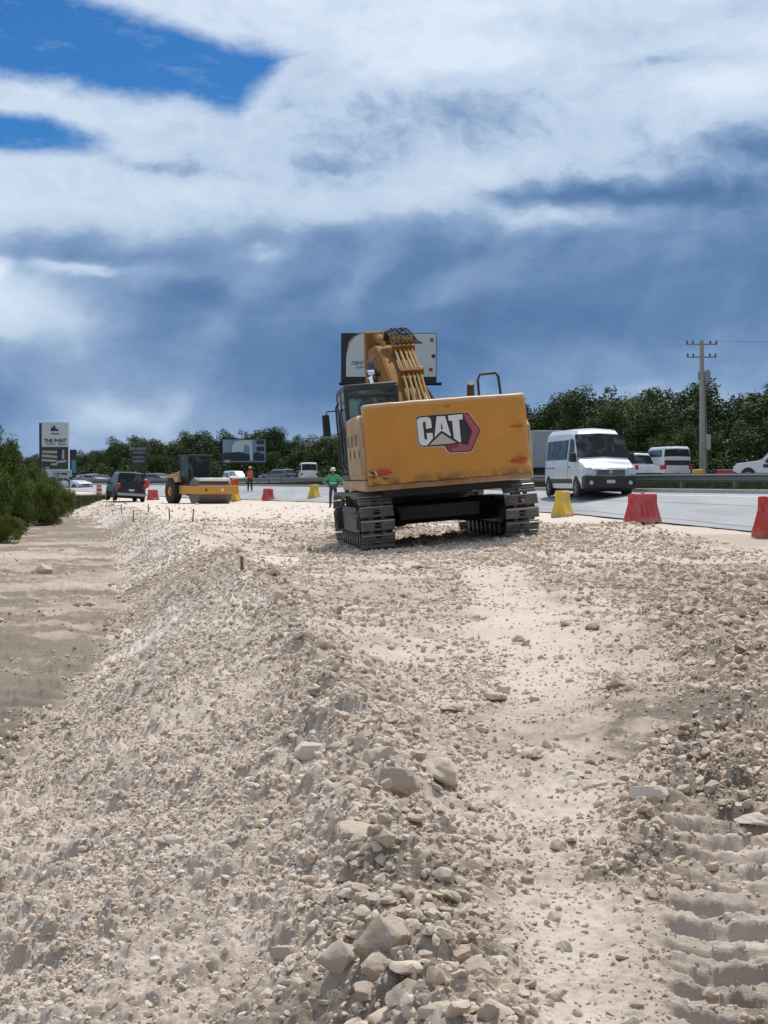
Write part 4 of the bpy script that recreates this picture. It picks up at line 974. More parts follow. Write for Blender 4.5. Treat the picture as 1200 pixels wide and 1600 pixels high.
for p in(208,226):
    q=MB(); q.cyl((bx(p),.1,-.4),(bx(p),.1,bz(735)),.08,n=8); q.build('post',M_frame,s5)
s6=empty('billboard',(at(381,200),200,.4)); tag(s6,'wide blue billboard picturing a white arched building in front of the trees','billboard'); K=200/F; bx=lambda p:(p-381)*K; bz=lambda p:CZ-.4+(752-p)*K
q=MB(); q.box(bx(347),bx(416),0,.4,bz(725),bz(686)); q.build('billboard_box',M_frame,s6)
pn=plate('face_panel',bx(348),bx(415),bz(722),bz(687),-.002,paint('blue sky print',(.17,.30,.48),.5,0,.5,(.34,.46,.6),.8),s6,.03)
M_bw=paint('building print',(.62,.70,.76),.5,0,.2); M_bd=paint('dark print',(.02,.03,.045),.5,0,.3,(.06,.07,.06),2)
poly('printed_arch',[(bx(363),bz(711)),(bx(363),bz(697)),(bx(368),bz(690)),(bx(380),bz(688)),(bx(394),bz(688)),(bx(395),bz(719)),(bx(391),bz(719)),(bx(390),bz(698)),(bx(385),bz(694)),(bx(381),bz(698)),(bx(380),bz(712))],-.04,M_bw,pn,.01)
poly('printed_sign',[(bx(349),bz(688.5)),(bx(358),bz(688.5)),(bx(358),bz(705)),(bx(349),bz(705))],-.04,paint('pale print',(.3,.37,.42),.5),pn,.01)
poly('printed_ground',[(bx(348.5),bz(708)),(bx(375),bz(706)),(bx(390),bz(710)),(bx(390),bz(720)),(bx(348.5),bz(720))],-.05,M_bd,pn,.01)
poly('printed_trees',[(bx(396),bz(708)),(bx(402),bz(706)),(bx(413),bz(710)),(bx(413),bz(720)),(bx(396),bz(720))],-.05,M_bd,pn,.01)
for a0,a1,b0,b1 in((401,413,688,694),(401,413,698,705)): poly('dark_box',[(bx(a0),bz(b0)),(bx(a1),bz(b0)),(bx(a1),bz(b1)),(bx(a0),bz(b1))],-.05,M_bd,pn,.01)
poly('caption_box',[(bx(351),bz(718.5)),(bx(360),bz(718.5)),(bx(360),bz(723)),(bx(351),bz(723))],-.06,paint('caption',(.42,.40,.42),.5),pn,.01)
for p in(356,381,406):
    q=MB(); q.cyl((bx(p),.2,-.4),(bx(p),.2,bz(724)),.12,n=8); q.build('post',M_frame,s6)
# ------------------------------------------------------------------ vehicles
M_vwhite=paint('white car paint',(.60,.63,.66),.25,0,.07,(.45,.43,.4),1.2,coat=.4)
M_vdark=paint('dark car paint',(.008,.009,.011),.3,0,.1,(.06,.055,.05),1.2,coat=.1)
M_vblue=paint('blue grey car paint',(.10,.15,.21),.3,.2,.15,(.2,.2,.2),1.2,coat=.4)
M_vsil=paint('silver car paint',(.33,.36,.40),.3,.4,.15,(.3,.3,.3),1.2,coat=.4)
M_plas=paint('black bumper plastic',(.018,.019,.021),.6,0,.3,(.14,.12,.1),3)
M_tyre=paint('tyre',(.018,.018,.019),.9,0,.5,(.15,.13,.11),6)
M_rim=paint('wheel rim',(.35,.36,.38),.35,.6,.3,(.2,.18,.16),6)
M_lens=paint('headlamp lens',(.55,.6,.65),.1,.2,.05,(.4,.4,.4),4); M_tail=paint('tail lamp',(.45,.015,.015),.2,0,.05,(.3,.05,.05),4)
M_plate=paint('number plate',(.55,.56,.55),.5,0,.2,(.3,.3,.3),8)
class Car:
    def __init__(s,top,belt,W,sill=.28,tumble=.16,plan=.10,r=.10,crown=.03):
        s.top=top; s.belt=belt; s.W=W; s.sill=sill; s.tumble=tumble; s.plan=plan; s.r=r; s.crown=crown
        s.y0=top[0][0]; s.y1=top[-1][0]; s.H=max(z for y,z in top)
    def zt(s,y): return float(np.interp(y,[a for a,b in s.top],[b for a,b in s.top]))
    def P(s,y,k,side=1):
        zt=s.zt(y); L=(s.y1-s.y0)/2; c=(s.y1+s.y0)/2; t=abs(y-c)/L
        w=s.W/2*(1-s.plan*max(0,(t-.72)/.28)**2.2)
        belt=min(s.belt,zt-.04); g=max(0,(zt-belt-.04)/max(.01,s.H-s.belt)); w2=w*(1-s.tumble*g)-(.02 if g>0 else .03)
        r=min(s.r,max(.03,(zt-belt)*.6))
        C=[(w*.93,s.sill),(w,s.sill+(belt-s.sill)*.35),(w,s.sill+(belt-s.sill)*.72),(w*.985,belt),(w2+(w*.985-w2)*.12,zt-r),(w2-r*.8,zt),(0,zt+s.crown)]
        k=max(0,min(k,5.9999)); i=int(k); f=k-i
        p0=C[max(i-1,0)];p1=C[i];p2=C[i+1];p3=C[min(i+2,6)]
        if i in(3,): q=(p1[0]+(p2[0]-p1[0])*f,p1[1]+(p2[1]-p1[1])*f)
        else:
            q=[.5*((2*p1[j])+(-p0[j]+p2[j])*f*.8+(2*p0[j]-5*p1[j]+4*p2[j]-p3[j])*f*f*0+ ((p2[j]-p1[j])*2-(-p0[j]+p2[j])*.8)*f*f*(3-2*f) *0 ) for j in(0,1)]
            q=(p1[0]+(p2[0]-p1[0])*f,p1[1]+(p2[1]-p1[1])*f)
        return Vector((side*q[0],y,q[1]))
    def body(s,name,mat,par):
        ys=[]; kn=[a for a,b in s.top]
        for a,b in zip(kn[:-1],kn[1:]): ys+=list(np.linspace(a,b,max(2,int((b-a)/.12)+1)))[:-1]
        ys.append(kn[-1]); ks=list(np.linspace(0,6,19))
        q=MB(); rows=[]
        for y in ys:
            rows.append([tuple(s.P(y,k,1)) for k in ks]+[tuple(s.P(y,k,-1)) for k in ks[::-1][1:]])
        q.grid(rows); n=len(rows[0]); q.f.append(tuple(range(n))); q.f.append(tuple((len(rows)-1)*n+i for i in range(n-1,-1,-1)))
        return q.build(name,mat,par,ang=28)
    def patch(s,name,mat,par,ya,yb,ka,kb,side,off=.012,yc=None,yd=None,n=5):
        """window on the side: at ka runs ya..yb, at kb runs yc..yd"""
        yc=ya if yc is None else yc; yd=yb if yd is None else yd; q=MB(); rows=[]
        for j in range(n+1):
            t=j/n; rows.append([tuple(s.P((ya+(yc-ya)*t)+((yb+(yd-yb)*t)-(ya+(yc-ya)*t))*i/n,ka+(kb-ka)*t,side)+Vector((side*off,0,0))) for i in range(n+1)])
        q.grid(rows); rows2=[[(x-side*.03,y,z) for x,y,z in r] for r in rows]
        return q.build(name,mat,par)
    def screen(s,name,mat,par,ya,yb,wk=(3.35,3.35),off=.012,n=6):
        """windscreen or rear glass laid on the sloping top between ya (low) and yb (high)"""
        q=MB(); rows=[]
        d=Vector((0,-(s.zt(yb)-s.zt(ya)),(yb-ya))); 
        if d.z<0: d=-d
        d=d.normalized() if d.length>0 else Vector((0,0,1))
        if abs(yb-ya)<1e-6: d=Vector((0,1 if ya>0 else -1,0))
        for j in range(n+1):
            y=ya+(yb-ya)*j/n; wk_=wk[0]+(wk[1]-wk[0])*j/n
            L_=s.P(y,4.6,1); w=s.P(y,4.7,1).x*wk_
            rows.append([tuple(Vector((w*u,y,s.zt(y)+s.crown*(1-abs(u)*.9)))+d*off) for u in np.linspace(-1,1,n+1)])
        q.grid(rows); return q.build(name,mat,par)
    def wheels(s,par,ys,r=.33,w=.22,arch=True):
        for y in ys:
            for side in(-1,1):
                xo=s.P(y,1.2,side).x
                if arch:
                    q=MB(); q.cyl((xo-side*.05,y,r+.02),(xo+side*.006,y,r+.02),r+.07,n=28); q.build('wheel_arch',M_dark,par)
                q=MB(); q.lathe([(r*.6,-w/2),(r*.92,-w/2),(r,-w/2+.03),(r,w/2-.03),(r*.92,w/2),(r*.6,w/2)],c=(xo-side*(w/2-.03),y,r),axis='x',n=28)
                t=q.build('wheel',M_tyre,par)
                q=MB(); xf_=xo+side*.02; q.cyl((xf_-side*.1,y,r),(xf_,y,r),r*.62,n=24); q.cyl((xf_,y,r),(xf_+side*.012,y,r),r*.16,n=12)
                rim=q.build('rim',M_rim,t)
                q=MB()
                for a in range(5): aa=a*1.257; q.cyl((xf_-.001,y+r*.38*math.cos(aa),r+r*.38*math.sin(aa)),(xf_+side*.006,y+r*.38*math.cos(aa),r+r*.38*math.sin(aa)),r*.13,n=8)
                q.build('rim_opening',M_dark,rim)
def vroot(name,label,cat,x,d,z,fx,fy,group=None,roll=0):
    t=empty(name,(x,d,z),rz=math.atan2(-fx,fy),ry=roll); return tag(t,label,cat,group)
def bx_(name,mat,par,x0,x1,y0,y1,z0,z1,bev=.02,tx=1,ty=1):
    q=MB(); q.box(x0,x1,y0,y1,z0,z1,tx,ty); return q.build(name,mat,par,bevel=bev)
# ---- white high-roof minibus in the near lane (front = +y local)
vd=56.0; vx=at(921,vd); vz=float(road_z(vx,vd))
v=vroot('minibus','white high roof minibus driving towards the viewer beside the excavator','minibus',vx,vd+.6,vz+.01,.15,-.99)
c=Car([(-2.95,2.42),(-2.90,2.50),(-2.4,2.54),(.6,2.54),(1.15,2.48),(1.45,2.33),(2.12,1.40),(2.22,1.31),(2.72,1.14),(2.88,1.02),(2.95,.80),(2.97,.62)],1.28,2.02,sill=.30,tumble=.13,plan=.12,r=.17,crown=.05)
b_=c.body('body',M_vwhite,v)
c.screen('windscreen',M_glass,b_,2.10,1.47,(1.13,1.17),.012,10)
for side in(-1,1):
    c.patch('side_window',M_glass,b_,-2.75,-1.35,3.10,3.78,side)
    c.patch('side_window',M_glass,b_,-1.27,-.15,3.10,3.78,side)
    c.patch('side_window',M_glass,b_,-.08,.62,3.10,3.78,side)
    c.patch('door_window',M_glass,b_,.86,1.80,3.04,3.85,side,yc=.86,yd=1.38)
    for k in(-2.2,-1.8,-.8,.25):
        c.patch('window_bar',M_vsil,b_,k,k+.03,3.12,3.77,side,off=.018,n=3)
    c.patch('door_seam',M_plas,b_,.76,.78,.4,3.8,side,off=.006); c.patch('door_seam',M_plas,b_,-1.31,-1.30,.4,3.9,side,off=.006); c.patch('slide_rail',M_plas,b_,-2.7,-1.0,2.2,2.3,side,off=.010)
    c.patch('rub_strip',M_plas,b_,-2.9,1.35,.55,1.05,side,off=.018); c.patch('door_handle',M_plas,b_,.9,1.08,2.25,2.45,side,off=.02)
    q=MB(); q.box(side*1.0-.0,side*1.0+side*.24 if side>0 else side*1.0,1.86,1.98,1.28,1.62,.9,.9) if side>0 else q.box(-1.24,-1.0,1.86,1.98,1.28,1.62,.9,.9); q.build('mirror',M_plas,v,bevel=.03)
    q=MB(); q.box(.66 if side>0 else -.97,.98 if side>0 else -.66,2.60,3.0,.80,1.10,.9,.7); q.build('headlamp',M_lens,v,bevel=.05,seg=3)
    q=MB(); q.cyl((side*.74,2.99,.52),(side*.74,3.035,.52),.075,n=16); q.build('fog_lamp',M_lens,v)
bx_('bumper',M_plas,v,-.99,.99,2.55,3.02,.28,.78,.08)
bx_('grille_frame',M_vsil,v,-.56,.56,2.84,3.0,.79,1.02,.03)
q=MB(); 
for k in range(4): q.box(-.52,.52,2.9,3.006+.002*k,.815+k*.045,.845+k*.045)
q.build('grille',M_plas,v)
q=MB(); q.lathe([(0,0),(.075,0),(.08,.012),(.0,.02)],c=(0,3.008,.91),axis='y',n=20); q.build('round_badge',M_rim,v)
bx_('number_plate',M_plate,v,-.16,.16,3.02,3.03,.50,.62,.004)
for s_ in(-.4,.45):
    q=MB(); q.tube([(s_-.3,2.05,1.45),(s_,2.0,1.52),(s_+.32,1.98,1.50)],.012,6); q.build('wiper',M_black,v)
c.wheels(v,(-1.95,1.95),.34,.24)
bx_('underbody',M_dark,v,-.85,.85,-2.7,2.7,.2,.45,.03)
q=MB(); q.tube([(-.9,.75,2.0),(-.9,.8,2.2)],.01); 
# ---- generic builders
def wagon(name,label,cat,x,d,z,f,mat,L=4.6,W=1.85,H=1.68,group=None,roll=0,style='suv',hi=0):
    v=vroot(name,label,cat,x,d,z,*f,group=group,roll=roll); h=L/2
    if style=='suv': top=[(-h,.72),(-h+.04,1.0),(-h+.12,1.12),(-h+.42,H-.06),(-h+.6,H),(h-2.35,H),(h-2.1,H-.06),(h-1.35,1.12),(h-1.2,1.06),(h-.25,.92),(h-.05,.75),(h,.55)]; bl=1.05
    elif style=='sedan': top=[(-h,.7),(-h+.05,.95),(-h+.8,1.05),(-h+1.45,H-.04),(-h+1.7,H),(h-2.2,H),(h-1.95,H-.05),(h-1.25,1.02),(h-1.1,.98),(h-.2,.82),(h-.04,.65),(h,.5)]; bl=.95
    elif style=='van': top=[(-h,1.0),(-h+.03,1.3),(-h+.16,H-.12),(-h+.3,H),(h-1.75,H),(h-1.5,H-.08),(h-.75,1.22),(h-.62,1.14),(h-.15,.98),(h-.02,.8),(h,.6)]; bl=1.15
    elif style=='pickup': top=[(-h,.98),(-h+1.45,1.02),(-h+1.5,1.06),(-h+1.78,H-.08),(-h+1.95,H),(h-2.35,H),(h-2.05,H-.08),(h-1.45,1.14),(h-1.3,1.10),(h-.2,.98),(h-.03,.8),(h,.6)]; bl=1.06
    if hi: bl=hi
    c=Car(top,bl,W,tumble=.16 if style!='van' else .10,r=.10)
    b_=c.body('body',mat,v)
    yr0,yr1={'suv':(-h+.14,-h+.40),'sedan':(-h+.86,-h+1.42),'van':(-h+(.082 if hi else .045),-h+.15),'pickup':(-h+1.53,-h+1.75)}[style]
    yw0,yw1={'suv':(h-1.38,h-2.08),'sedan':(h-1.28,h-1.92),'van':(h-.78,h-1.48),'pickup':(h-1.48,h-2.03)}[style]
    c.screen('rear_window',M_glass,b_,yr0,yr1,(1.05,1.0),.014); c.screen('windscreen',M_glass,b_,yw0,yw1,(1.08,1.05),.014)
    a0={'suv':-h+.5,'sedan':-h+1.25,'van':-h+.35,'pickup':-h+1.85}[style]; a1=yw0-.28; b1=yw1-.02
    mid=(a0+a1)/2
    for side in(-1,1):
        c.patch('side_window',M_glass,b_,a0,mid-.05,3.15,3.82,side,yc=a0+.12,yd=mid-.05); c.patch('side_window',M_glass,b_,mid+.05,a1,3.15,3.82,side,yc=mid+.05,yd=b1)
        c.patch('rub_strip',M_plas,b_,-h+.3,h-.4,.0,.35,side,off=.012); c.patch('door_seam',M_plas,b_,mid-.01,mid+.01,.3,3.9,side,off=.006)
        w=c.W/2
        bx_('headlamp',M_lens,v,(w-.50) if side>0 else -(w-.06),(w-.06) if side>0 else -(w-.50),h-.35,h-.02,.68,.84,.03)
        zt_=.98 if style!='van' else 1.05
        bx_('tail_lamp',M_tail,v,(w-.24) if side>0 else -(w-.05),(w-.05) if side>0 else -(w-.24),-h-.01,-h+.22,zt_-.22,zt_+.08,.03)
        bx_('mirror',M_plas,v,w if side>0 else -w-.18,w+.18 if side>0 else -w,yw0-.45,yw0-.33,1.0,1.15,.03)
    bx_('bumper',M_plas,v,-w*.97,w*.97,-h-.05,-h+.3,.30,.58,.05); bx_('bumper',M_plas,v,-w*.95,w*.95,h-.3,h+.03,.28,.56,.05)
    bx_('grille',M_plas,v,-.42,.42,h-.2,h+.01,.62,.80,.02); bx_('number_plate',M_plate,v,-.17,.17,-h-.06,-h-.03,.62,.74,.004)
    c.wheels(v,(-h+.85,h-.85),.34 if style!='sedan' else .31,.22); bx_('underbody',M_dark,v,-w*.85,w*.85,-h+.4,h-.4,.18,.4,.02)
    return v,c,b_
GF='vehicles driving away on the far carriageway'
def fz(x,d): return float(far_z(x,d))
def fdir(d): 
    e=float(xfar(d+1))-float(xfar(d-1)); n=math.hypot(e,2); return (e/n,2/n)
# white van beyond the guardrail
d_=97; x_=at(1040,d_); v2,c2,b2=wagon('van','white van with a dark band across its tail, left of the utility pole','van',x_,d_,fz(x_,d_),(-.12,.99),M_vwhite,4.9,1.95,2.3,GF,style='van',hi=1.55)
bx_('tail_band',M_plas,v2,-.86,.86,-2.47,-2.40,1.10,1.42,.12)
for s_ in(-1,1): bx_('band_lamp',M_tail,v2,s_*.82-.05,s_*.82+.05,-2.49,-2.46,1.18,1.34,.02)
d_=92; x_=at(990,d_); wagon('pickup_truck','white and black pickup mostly hidden behind the minibus and the white van','pickup truck',x_,d_,fz(x_,d_),(-.2,.98),M_vwhite,5.2,1.85,1.8,GF,style='pickup')
bx0=at(1008,90); v9=vroot('small_truck','dark cab of a small truck just right of the minibus','truck',bx0,101,fz(bx0,101),-.28,.96,group=GF)
# small truck: cab, box, wheels
bx_('cargo_body',M_vdark,v9,-.9,.9,-2.4,.6,.7,2.05,.03); bx_('cab',M_vblue,v9,-.88,.88,.7,2.1,.5,1.95,.12,.92,.8); bx_('side_window',M_glass,v9,-.885,.885,.95,1.7,1.25,1.75,.02); bx_('bumper',M_plas,v9,-.9,.9,2.0,2.2,.35,.65,.03)
for yy in(-1.6,1.4):
    for s_ in(-1,1):
        q=MB(); q.cyl((s_*.62,yy,.36),(s_*.9,yy,.36),.36,n=20); q.build('wheel',M_tyre,v9)
d_=74; x_=at(1232,d_); v3,c3,b3=wagon('pickup_truck','white pickup entering at the right edge with a dark mark on its door','pickup truck',x_,d_,fz(x_,d_),(-.80,.60),M_vwhite,5.2,1.85,1.85,GF,style='pickup')
c3.patch('door_mark',M_navy,b3,.55,.95,1.7,2.4,-1,off=.016); c3.patch('door_mark',M_navy,b3,.45,.75,2.6,2.9,-1,off=.016)
# box truck behind the minibus
d_=88; x_=at(846,d_); z_=fz(x_,d_); v4=vroot('box_truck','pale grey box truck behind the minibus, partly hidden by the excavator','truck',x_,d_+2,z_-.1,-.12,.99,group=GF)
bx_('cargo_box',paint('grey white box',(.33,.37,.41),.5,0,.3,(.3,.3,.3),1.5),v4,-1.1,1.1,-3.6,1.6,.95,3.15,.03); bx_('cab',M_vwhite,v4,-1.05,1.05,1.7,3.3,.6,2.5,.15,.92,.8); bx_('chassis',M_dark,v4,-.8,.8,-3.5,3.0,.5,.95,.02); bx_('side_window',M_glass,v4,-1.06,1.06,2.0,2.8,1.5,2.1,.02)
bx_('door_frame',M_vsil,v4,-1.08,1.08,-3.62,-3.6,1.0,3.1,.01); bx_('rear_bumper',M_plas,v4,-1.0,1.0,-3.7,-3.55,.5,.65,.02)
for yy in(-2.4,2.4):
    for s_ in(-1,1):
        q=MB(); q.cyl((s_*.75,yy,.45),(s_*1.05,yy,.45),.45,n=24); t_=q.build('wheel',M_tyre,v4); q=MB(); q.cyl((s_*.9,yy,.45),(s_*1.06,yy,.45),.24,n=16); q.build('rim',M_rim,t_)
d_=162; x_=at(481,d_); wagon('van','white van seen from behind in the distance, left of the worker in green','van',x_,d_,fz(x_,d_)-.15,(-.12,.99),M_vwhite,4.8,1.9,2.25,GF,style='van')
d_=176; x_=at(434,d_); wagon('car','dark grey estate car behind the guardrail between the two workers','car',x_,d_,fz(x_,d_)-.1,(-.75,.66),M_vblue,4.7,1.85,1.6,GF)
d_=165; x_=at(367,d_); wagon('car','white car coming closer behind the front of the road roller','car',x_,d_,.55,(.35,-.94),M_vwhite,4.6,1.85,1.7,'cars coming along the near lane')
d_=170; x_=at(250,d_); wagon('car','blue grey car left of the road roller','car',x_,d_,.52,(.75,-.66),M_vblue,4.6,1.8,1.5,'cars coming along the near lane')
d_=150; x_=at(115,d_); wagon('car','white car whose front shows past the bushes under the signs','car',x_,d_,.05,(.7,-.71),M_vwhite,4.6,1.8,1.6,'cars coming along the near lane')
for (px,d_,m_,lb,sc_) in((147,190,M_vsil,'silver car in the distance between the bushes and the black car',1.5),(132,205,M_vblue,'dark blue car in the distance right of the white car front',1.45),(160,210,M_vdark,'black car in the distance just left of the near black car',1.5),(272,200,M_vblue,'dark car half hidden by the hood of the road roller',1.5)):
    x_=at(px,d_); wagon('car',lb,'car',x_,d_,.55,(.8,-.6),m_,4.5,1.8,sc_,'cars in the distance',style='sedan')
# black car tilted at the edge of the pad, seen from behind
d_=92; x_=at(195,d_); v5,c5,b5=wagon('car','black tall car tilted on the pad edge left of the road roller','car',x_,d_,-.13,(-.33,.94),M_vdark,4.5,1.85,1.78,roll=R(3.5))
q=MB(); q.lathe([(0,0),(.26,0),(.28,.03),(.26,.06),(0,.07)],c=(.86,-2.05,1.12),axis='y',n=20); 
q.build('red_disc',paint('red disc',(.50,.05,.05),.4,0,.1),v5)
bx_('pale_bumper_trim',M_vsil,v5,-.85,.9,-2.33,-2.28,.34,.50,.02)
# ------------------------------------------------------------------ road roller: rear tyres left, drum at the front
rd=86.0; rx=at(309,rd); rl=empty('road_roller',(rx,rd,float(base(np.array([rx]),np.array([rd]))[0])-.05),rz=math.atan2(-.52,-.85)); tag(rl,'yellow single drum road roller with black cab standing on the pad in the distance','road roller')
q=MB(); q.cyl((-1.02,1.75,.76),(1.02,1.75,.76),.76,n=48); dm=q.build('drum',paint('drum steel',(.17,.155,.145),.55,.2,.5,(.26,.22,.18),2),rl)
for s_ in(-1,1):
    q=MB(); q.prism([(.2,.62),(2.75,.62),(2.75,1.08),(.2,1.08)],s_*1.06,s_*1.22); q.build('side_beam',M_yel,rl,bevel=.02)
q=MB(); q.box(-1.22,1.22,2.68,2.95,.62,1.10); fb=q.build('front_beam',M_yel,rl,bevel=.03); q=MB(); q.box(-1.22,1.22,.1,.45,.62,1.10); q.build('rear_beam',M_yel,rl,bevel=.03)
bx_('lamp_badge',M_white,fb,-.28,-.12,2.95,2.96,.78,.94,.01); bx_('lamp_badge',M_black,fb,.75,.85,2.95,2.96,.78,.94,.01)
q=MB(); q.box(-.97,.97,1.3,2.45,1.34,1.55,.98,.75); q.build('drum_lit_top',paint('sunlit drum top',(.62,.58,.52),.6,0,.4),rl,bevel=.06)  # pale box laid over the drum, standing in for its sunlit top
q=MB(); q.box(-.45,.45,-.6,.3,.5,.95); q.build('joint_frame',M_black,rl,bevel=.02)
bx_('rear_frame',M_yeld,rl,-.7,.7,-2.6,-.3,.55,1.15,.04)
q=MB(); q.prism([(-2.75,.75),(-2.75,1.35),(-2.55,1.72),(-1.2,1.95),(-.95,1.95),(-.95,.75)],-.68,.68); q.build('engine_hood',M_yeld,rl,bevel=.06)
q=MB(); q.box(-.72,.72,-.95,.22,1.1,1.25); 
for x0 in(-.72,.64):
    for y0 in(-.95,.14): q.box(x0,x0+.08,y0,y0+.08,1.25,2.85)
q.box(-.8,.8,-1.05,.32,2.80,2.90); q.box(-.72,.72,-.95,-.9,1.25,1.9); rc=q.build('cab',M_black,rl,bevel=.015)
for nm,a in(('front_window',(-.64,.64,.17,.19,1.3,2.8)),('rear_window',(-.64,.64,-.93,-.91,1.9,2.8)),('side_window',(-.70,-.68,-.87,.14,1.3,2.8)),('side_window',(.68,.70,-.87,.14,1.3,2.8))):
    bx_(nm,M_glass,rc,*a,bev=0)
bx_('seat',M_rubber,rc,-.25,.25,-.7,-.2,1.25,1.75,.05)
for s_ in(-1,1):
    q=MB(); q.lathe([(.3,-.26),(.62,-.28),(.74,-.22),(.76,-.1),(.76,.1),(.74,.22),(.62,.28),(.3,.26)],c=(s_*.88,-1.5,.76),axis='x',n=36); w_=q.build('wheel',M_tyre,rl)
    q=MB(); q.cyl((s_*.70,-1.5,.76),(s_*1.10,-1.5,.76),.34,n=20); q.cyl((s_*1.08,-1.5,.76),(s_*1.18,-1.5,.76),.14,n=12); q.build('rim',M_yel,w_)
    q=MB(); q.prism([(-2.3,1.45),(-2.2,1.62),(-.9,1.62),(-.7,1.3),(-.76,1.3),(-.95,1.55),(-2.15,1.55),(-2.25,1.42)],s_*.62,s_*1.15); q.build('fender',M_yeld,rl,bevel=.01)
# ------------------------------------------------------------------ workers
M_skin=paint('skin',(.20,.105,.065),.6,0,.1,(.15,.08,.05),8); M_hair=paint('dark hair',(.012,.01,.009),.7,0,.1)
def skin_obj(name,nodes,edges,mat,par,sub=2):
    me=bpy.data.meshes.new(name); me.from_pydata([n[:3] for n in nodes],edges,[]); o=link_mesh(name,me,mat,par)
    m=o.modifiers.new('skin','SKIN'); m.use_smooth_shade=True
    sv=me.skin_vertices[0].data if me.skin_vertices else None
    for i,n in enumerate(nodes):
        sv[i].radius=(n[3],n[4] if len(n)>4 else n[3]); sv[i].use_root=(i==0)
    s=o.modifiers.new('sub','SUBSURF'); s.levels=sub; s.render_levels=sub
    return o
def person(x,d,z,rz,label,shirt,trous,hat,pose,vest=None,H=1.72):
    t=empty('person',(x,d,z),rz); tag(t,label,'person'); k=H/1.72
    # joints, facing -y
    if pose=='hips': La=[(-.20,0,1.40),(-.43,.05,1.16),(-.22,-.10,1.00)]; Ra=[(.20,0,1.40),(.43,.05,1.16),(.24,-.10,1.00)]
    else: La=[(-.20,0,1.40),(-.30,-.02,1.14),(-.36,-.18,.98)]; Ra=[(.20,0,1.40),(.28,-.02,1.13),(.22,-.20,.98)]
    legs=[[(-.09,0,.90),(-.115,-.02,.48),(-.13,.02,.08),(-.14,-.14,.035)],[(.09,0,.90),(.115,-.02,.48),(.13,.02,.08),(.15,-.14,.035)]]
    N_=[(0,0,.93,.15,.105),(0,0,1.10,.13,.10),(0,-.005,1.30,.16,.105),(0,0,1.42,.12,.075),(0,-.005,1.50,.055),(0,-.01,1.545,.062),(0,-.018,1.60,.074,.088),(0,-.012,1.665,.066,.082),(0,-.01,1.70,.035,.045)]
    E_=[(i,i+1) for i in range(8)]
    def chain(start,pts,rad):
        p=start
        for q,r in zip(pts,rad): N_.append((*q,r)); E_.append((p,len(N_)-1)); p=len(N_)-1
        return p
    for A in(La,Ra):
        e=chain(3,A,(.062,.045,.030)); w=Vector(A[2]); dr=(w-Vector(A[1])).normalized(); sx=1 if w.x>0 else -1
        palm=w+dr*.07; pidx=len(N_); N_.append((*palm,.034,.018)); E_.append((e,pidx))
        sidev=dr.cross(Vector((0,1,0))).normalized()*1
        for f in range(4):
            off=sidev*(.024*(f-1.5)); ln=(.062,.075,.070,.052)[f]
            a=palm+off+dr*.035; b=a+dr*ln*.55+Vector((0,-.012,-.008)); c_=b+dr*ln*.4+Vector((0,-.02,-.018))
            i0=len(N_); N_.extend([(*a,.0095),(*b,.0088),(*c_,.0075)]); E_.extend([(pidx,i0),(i0,i0+1),(i0+1,i0+2)])
        a=palm-dr*.02+sidev*.035*(-1)+Vector((0,-.01,0)); b=a+dr*.04-sidev*.012; i0=len(N_); N_.extend([(*a,.0115),(*b,.010)]); E_.extend([(pidx,i0),(i0,i0+1)])
    for Lg in legs: chain(0,Lg,(.085,.058,.042,.038))
    N_=[tuple(v*k for v in n) for n in N_]
    body=skin_obj('body',N_,E_,M_skin,t,2)
    # face
    for s_ in(-1,1):
        q=MB(); q.lathe([(0,-.009),(.008,-.004),(.01,0),(.008,.004),(0,.009)],c=(s_*.030*k,-.098*k,1.615*k),n=8); q.build('eye',M_hair,body)
        q=MB(); q.lathe([(0,-.03),(.012,-.02),(.016,0),(.014,.02),(0,.03)],c=(s_*.078*k,-.01*k,1.60*k),n=8); q.build('ear',M_skin,body)
    q=MB(); q.box(-.012,.012,-.118*k,-.09*k,1.575*k,1.61*k,.5,.4); q.build('nose',M_skin,body,bevel=.003)
    q=MB(); q.box(-.024,.024,-.102*k,-.09*k,1.545*k,1.553*k); q.build('mouth',paint('lip',(.15,.05,.04),.6),body)
    q=MB(); q.lathe([(.079,1.58),(.086,1.62),(.086,1.66),(.07,1.70)],c=(0,.01,0),n=20); hr_=q.build('hair',M_hair,body); hr_.scale=(k,k,k)
    # clothes
    S=[(0,0,.90,.165,.12),(0,0,1.10,.155,.118),(0,-.005,1.30,.18,.122),(0,0,1.41,.135,.09),(0,0,1.47,.068,.068)]; SE=[(0,1),(1,2),(2,3),(3,4)]
    for A in(La,Ra):
        S.append((*A[0],.078)); SE.append((3,len(S)-1)); S.append((*A[1],.060)); SE.append((len(S)-2,len(S)-1)); e=Vector(A[1]).lerp(Vector(A[2]),.82); S.append((*e,.044)); SE.append((len(S)-2,len(S)-1))
    S=[tuple(v*k for v in n) for n in S]; sh=skin_obj('shirt',S,SE,shirt,t,2)
    T=[(0,0,.93,.150,.112)]; TE=[]
    for Lg in legs:
        for j,(p,r) in enumerate(zip(Lg[:3],(.095,.074,.060))):
            pp=p if j<2 else (p[0],p[1],.10); T.append((*pp,r)); TE.append((0 if j==0 else len(T)-2,len(T)-1))
    T=[tuple(v*k for v in n) for n in T]; skin_obj('trousers',T,TE,trous,t,2)
    for Lg in legs:
        bt=skin_obj('boot',[(Lg[2][0]*k,Lg[2][1]*k+.02,.09,.05),(Lg[2][0]*k,Lg[2][1]*k+.015,.05,.05,.05),(Lg[3][0]*k,Lg[3][1]*k-.02,.04,.045,.04)],[(0,1),(1,2)],M_plas,t,1)
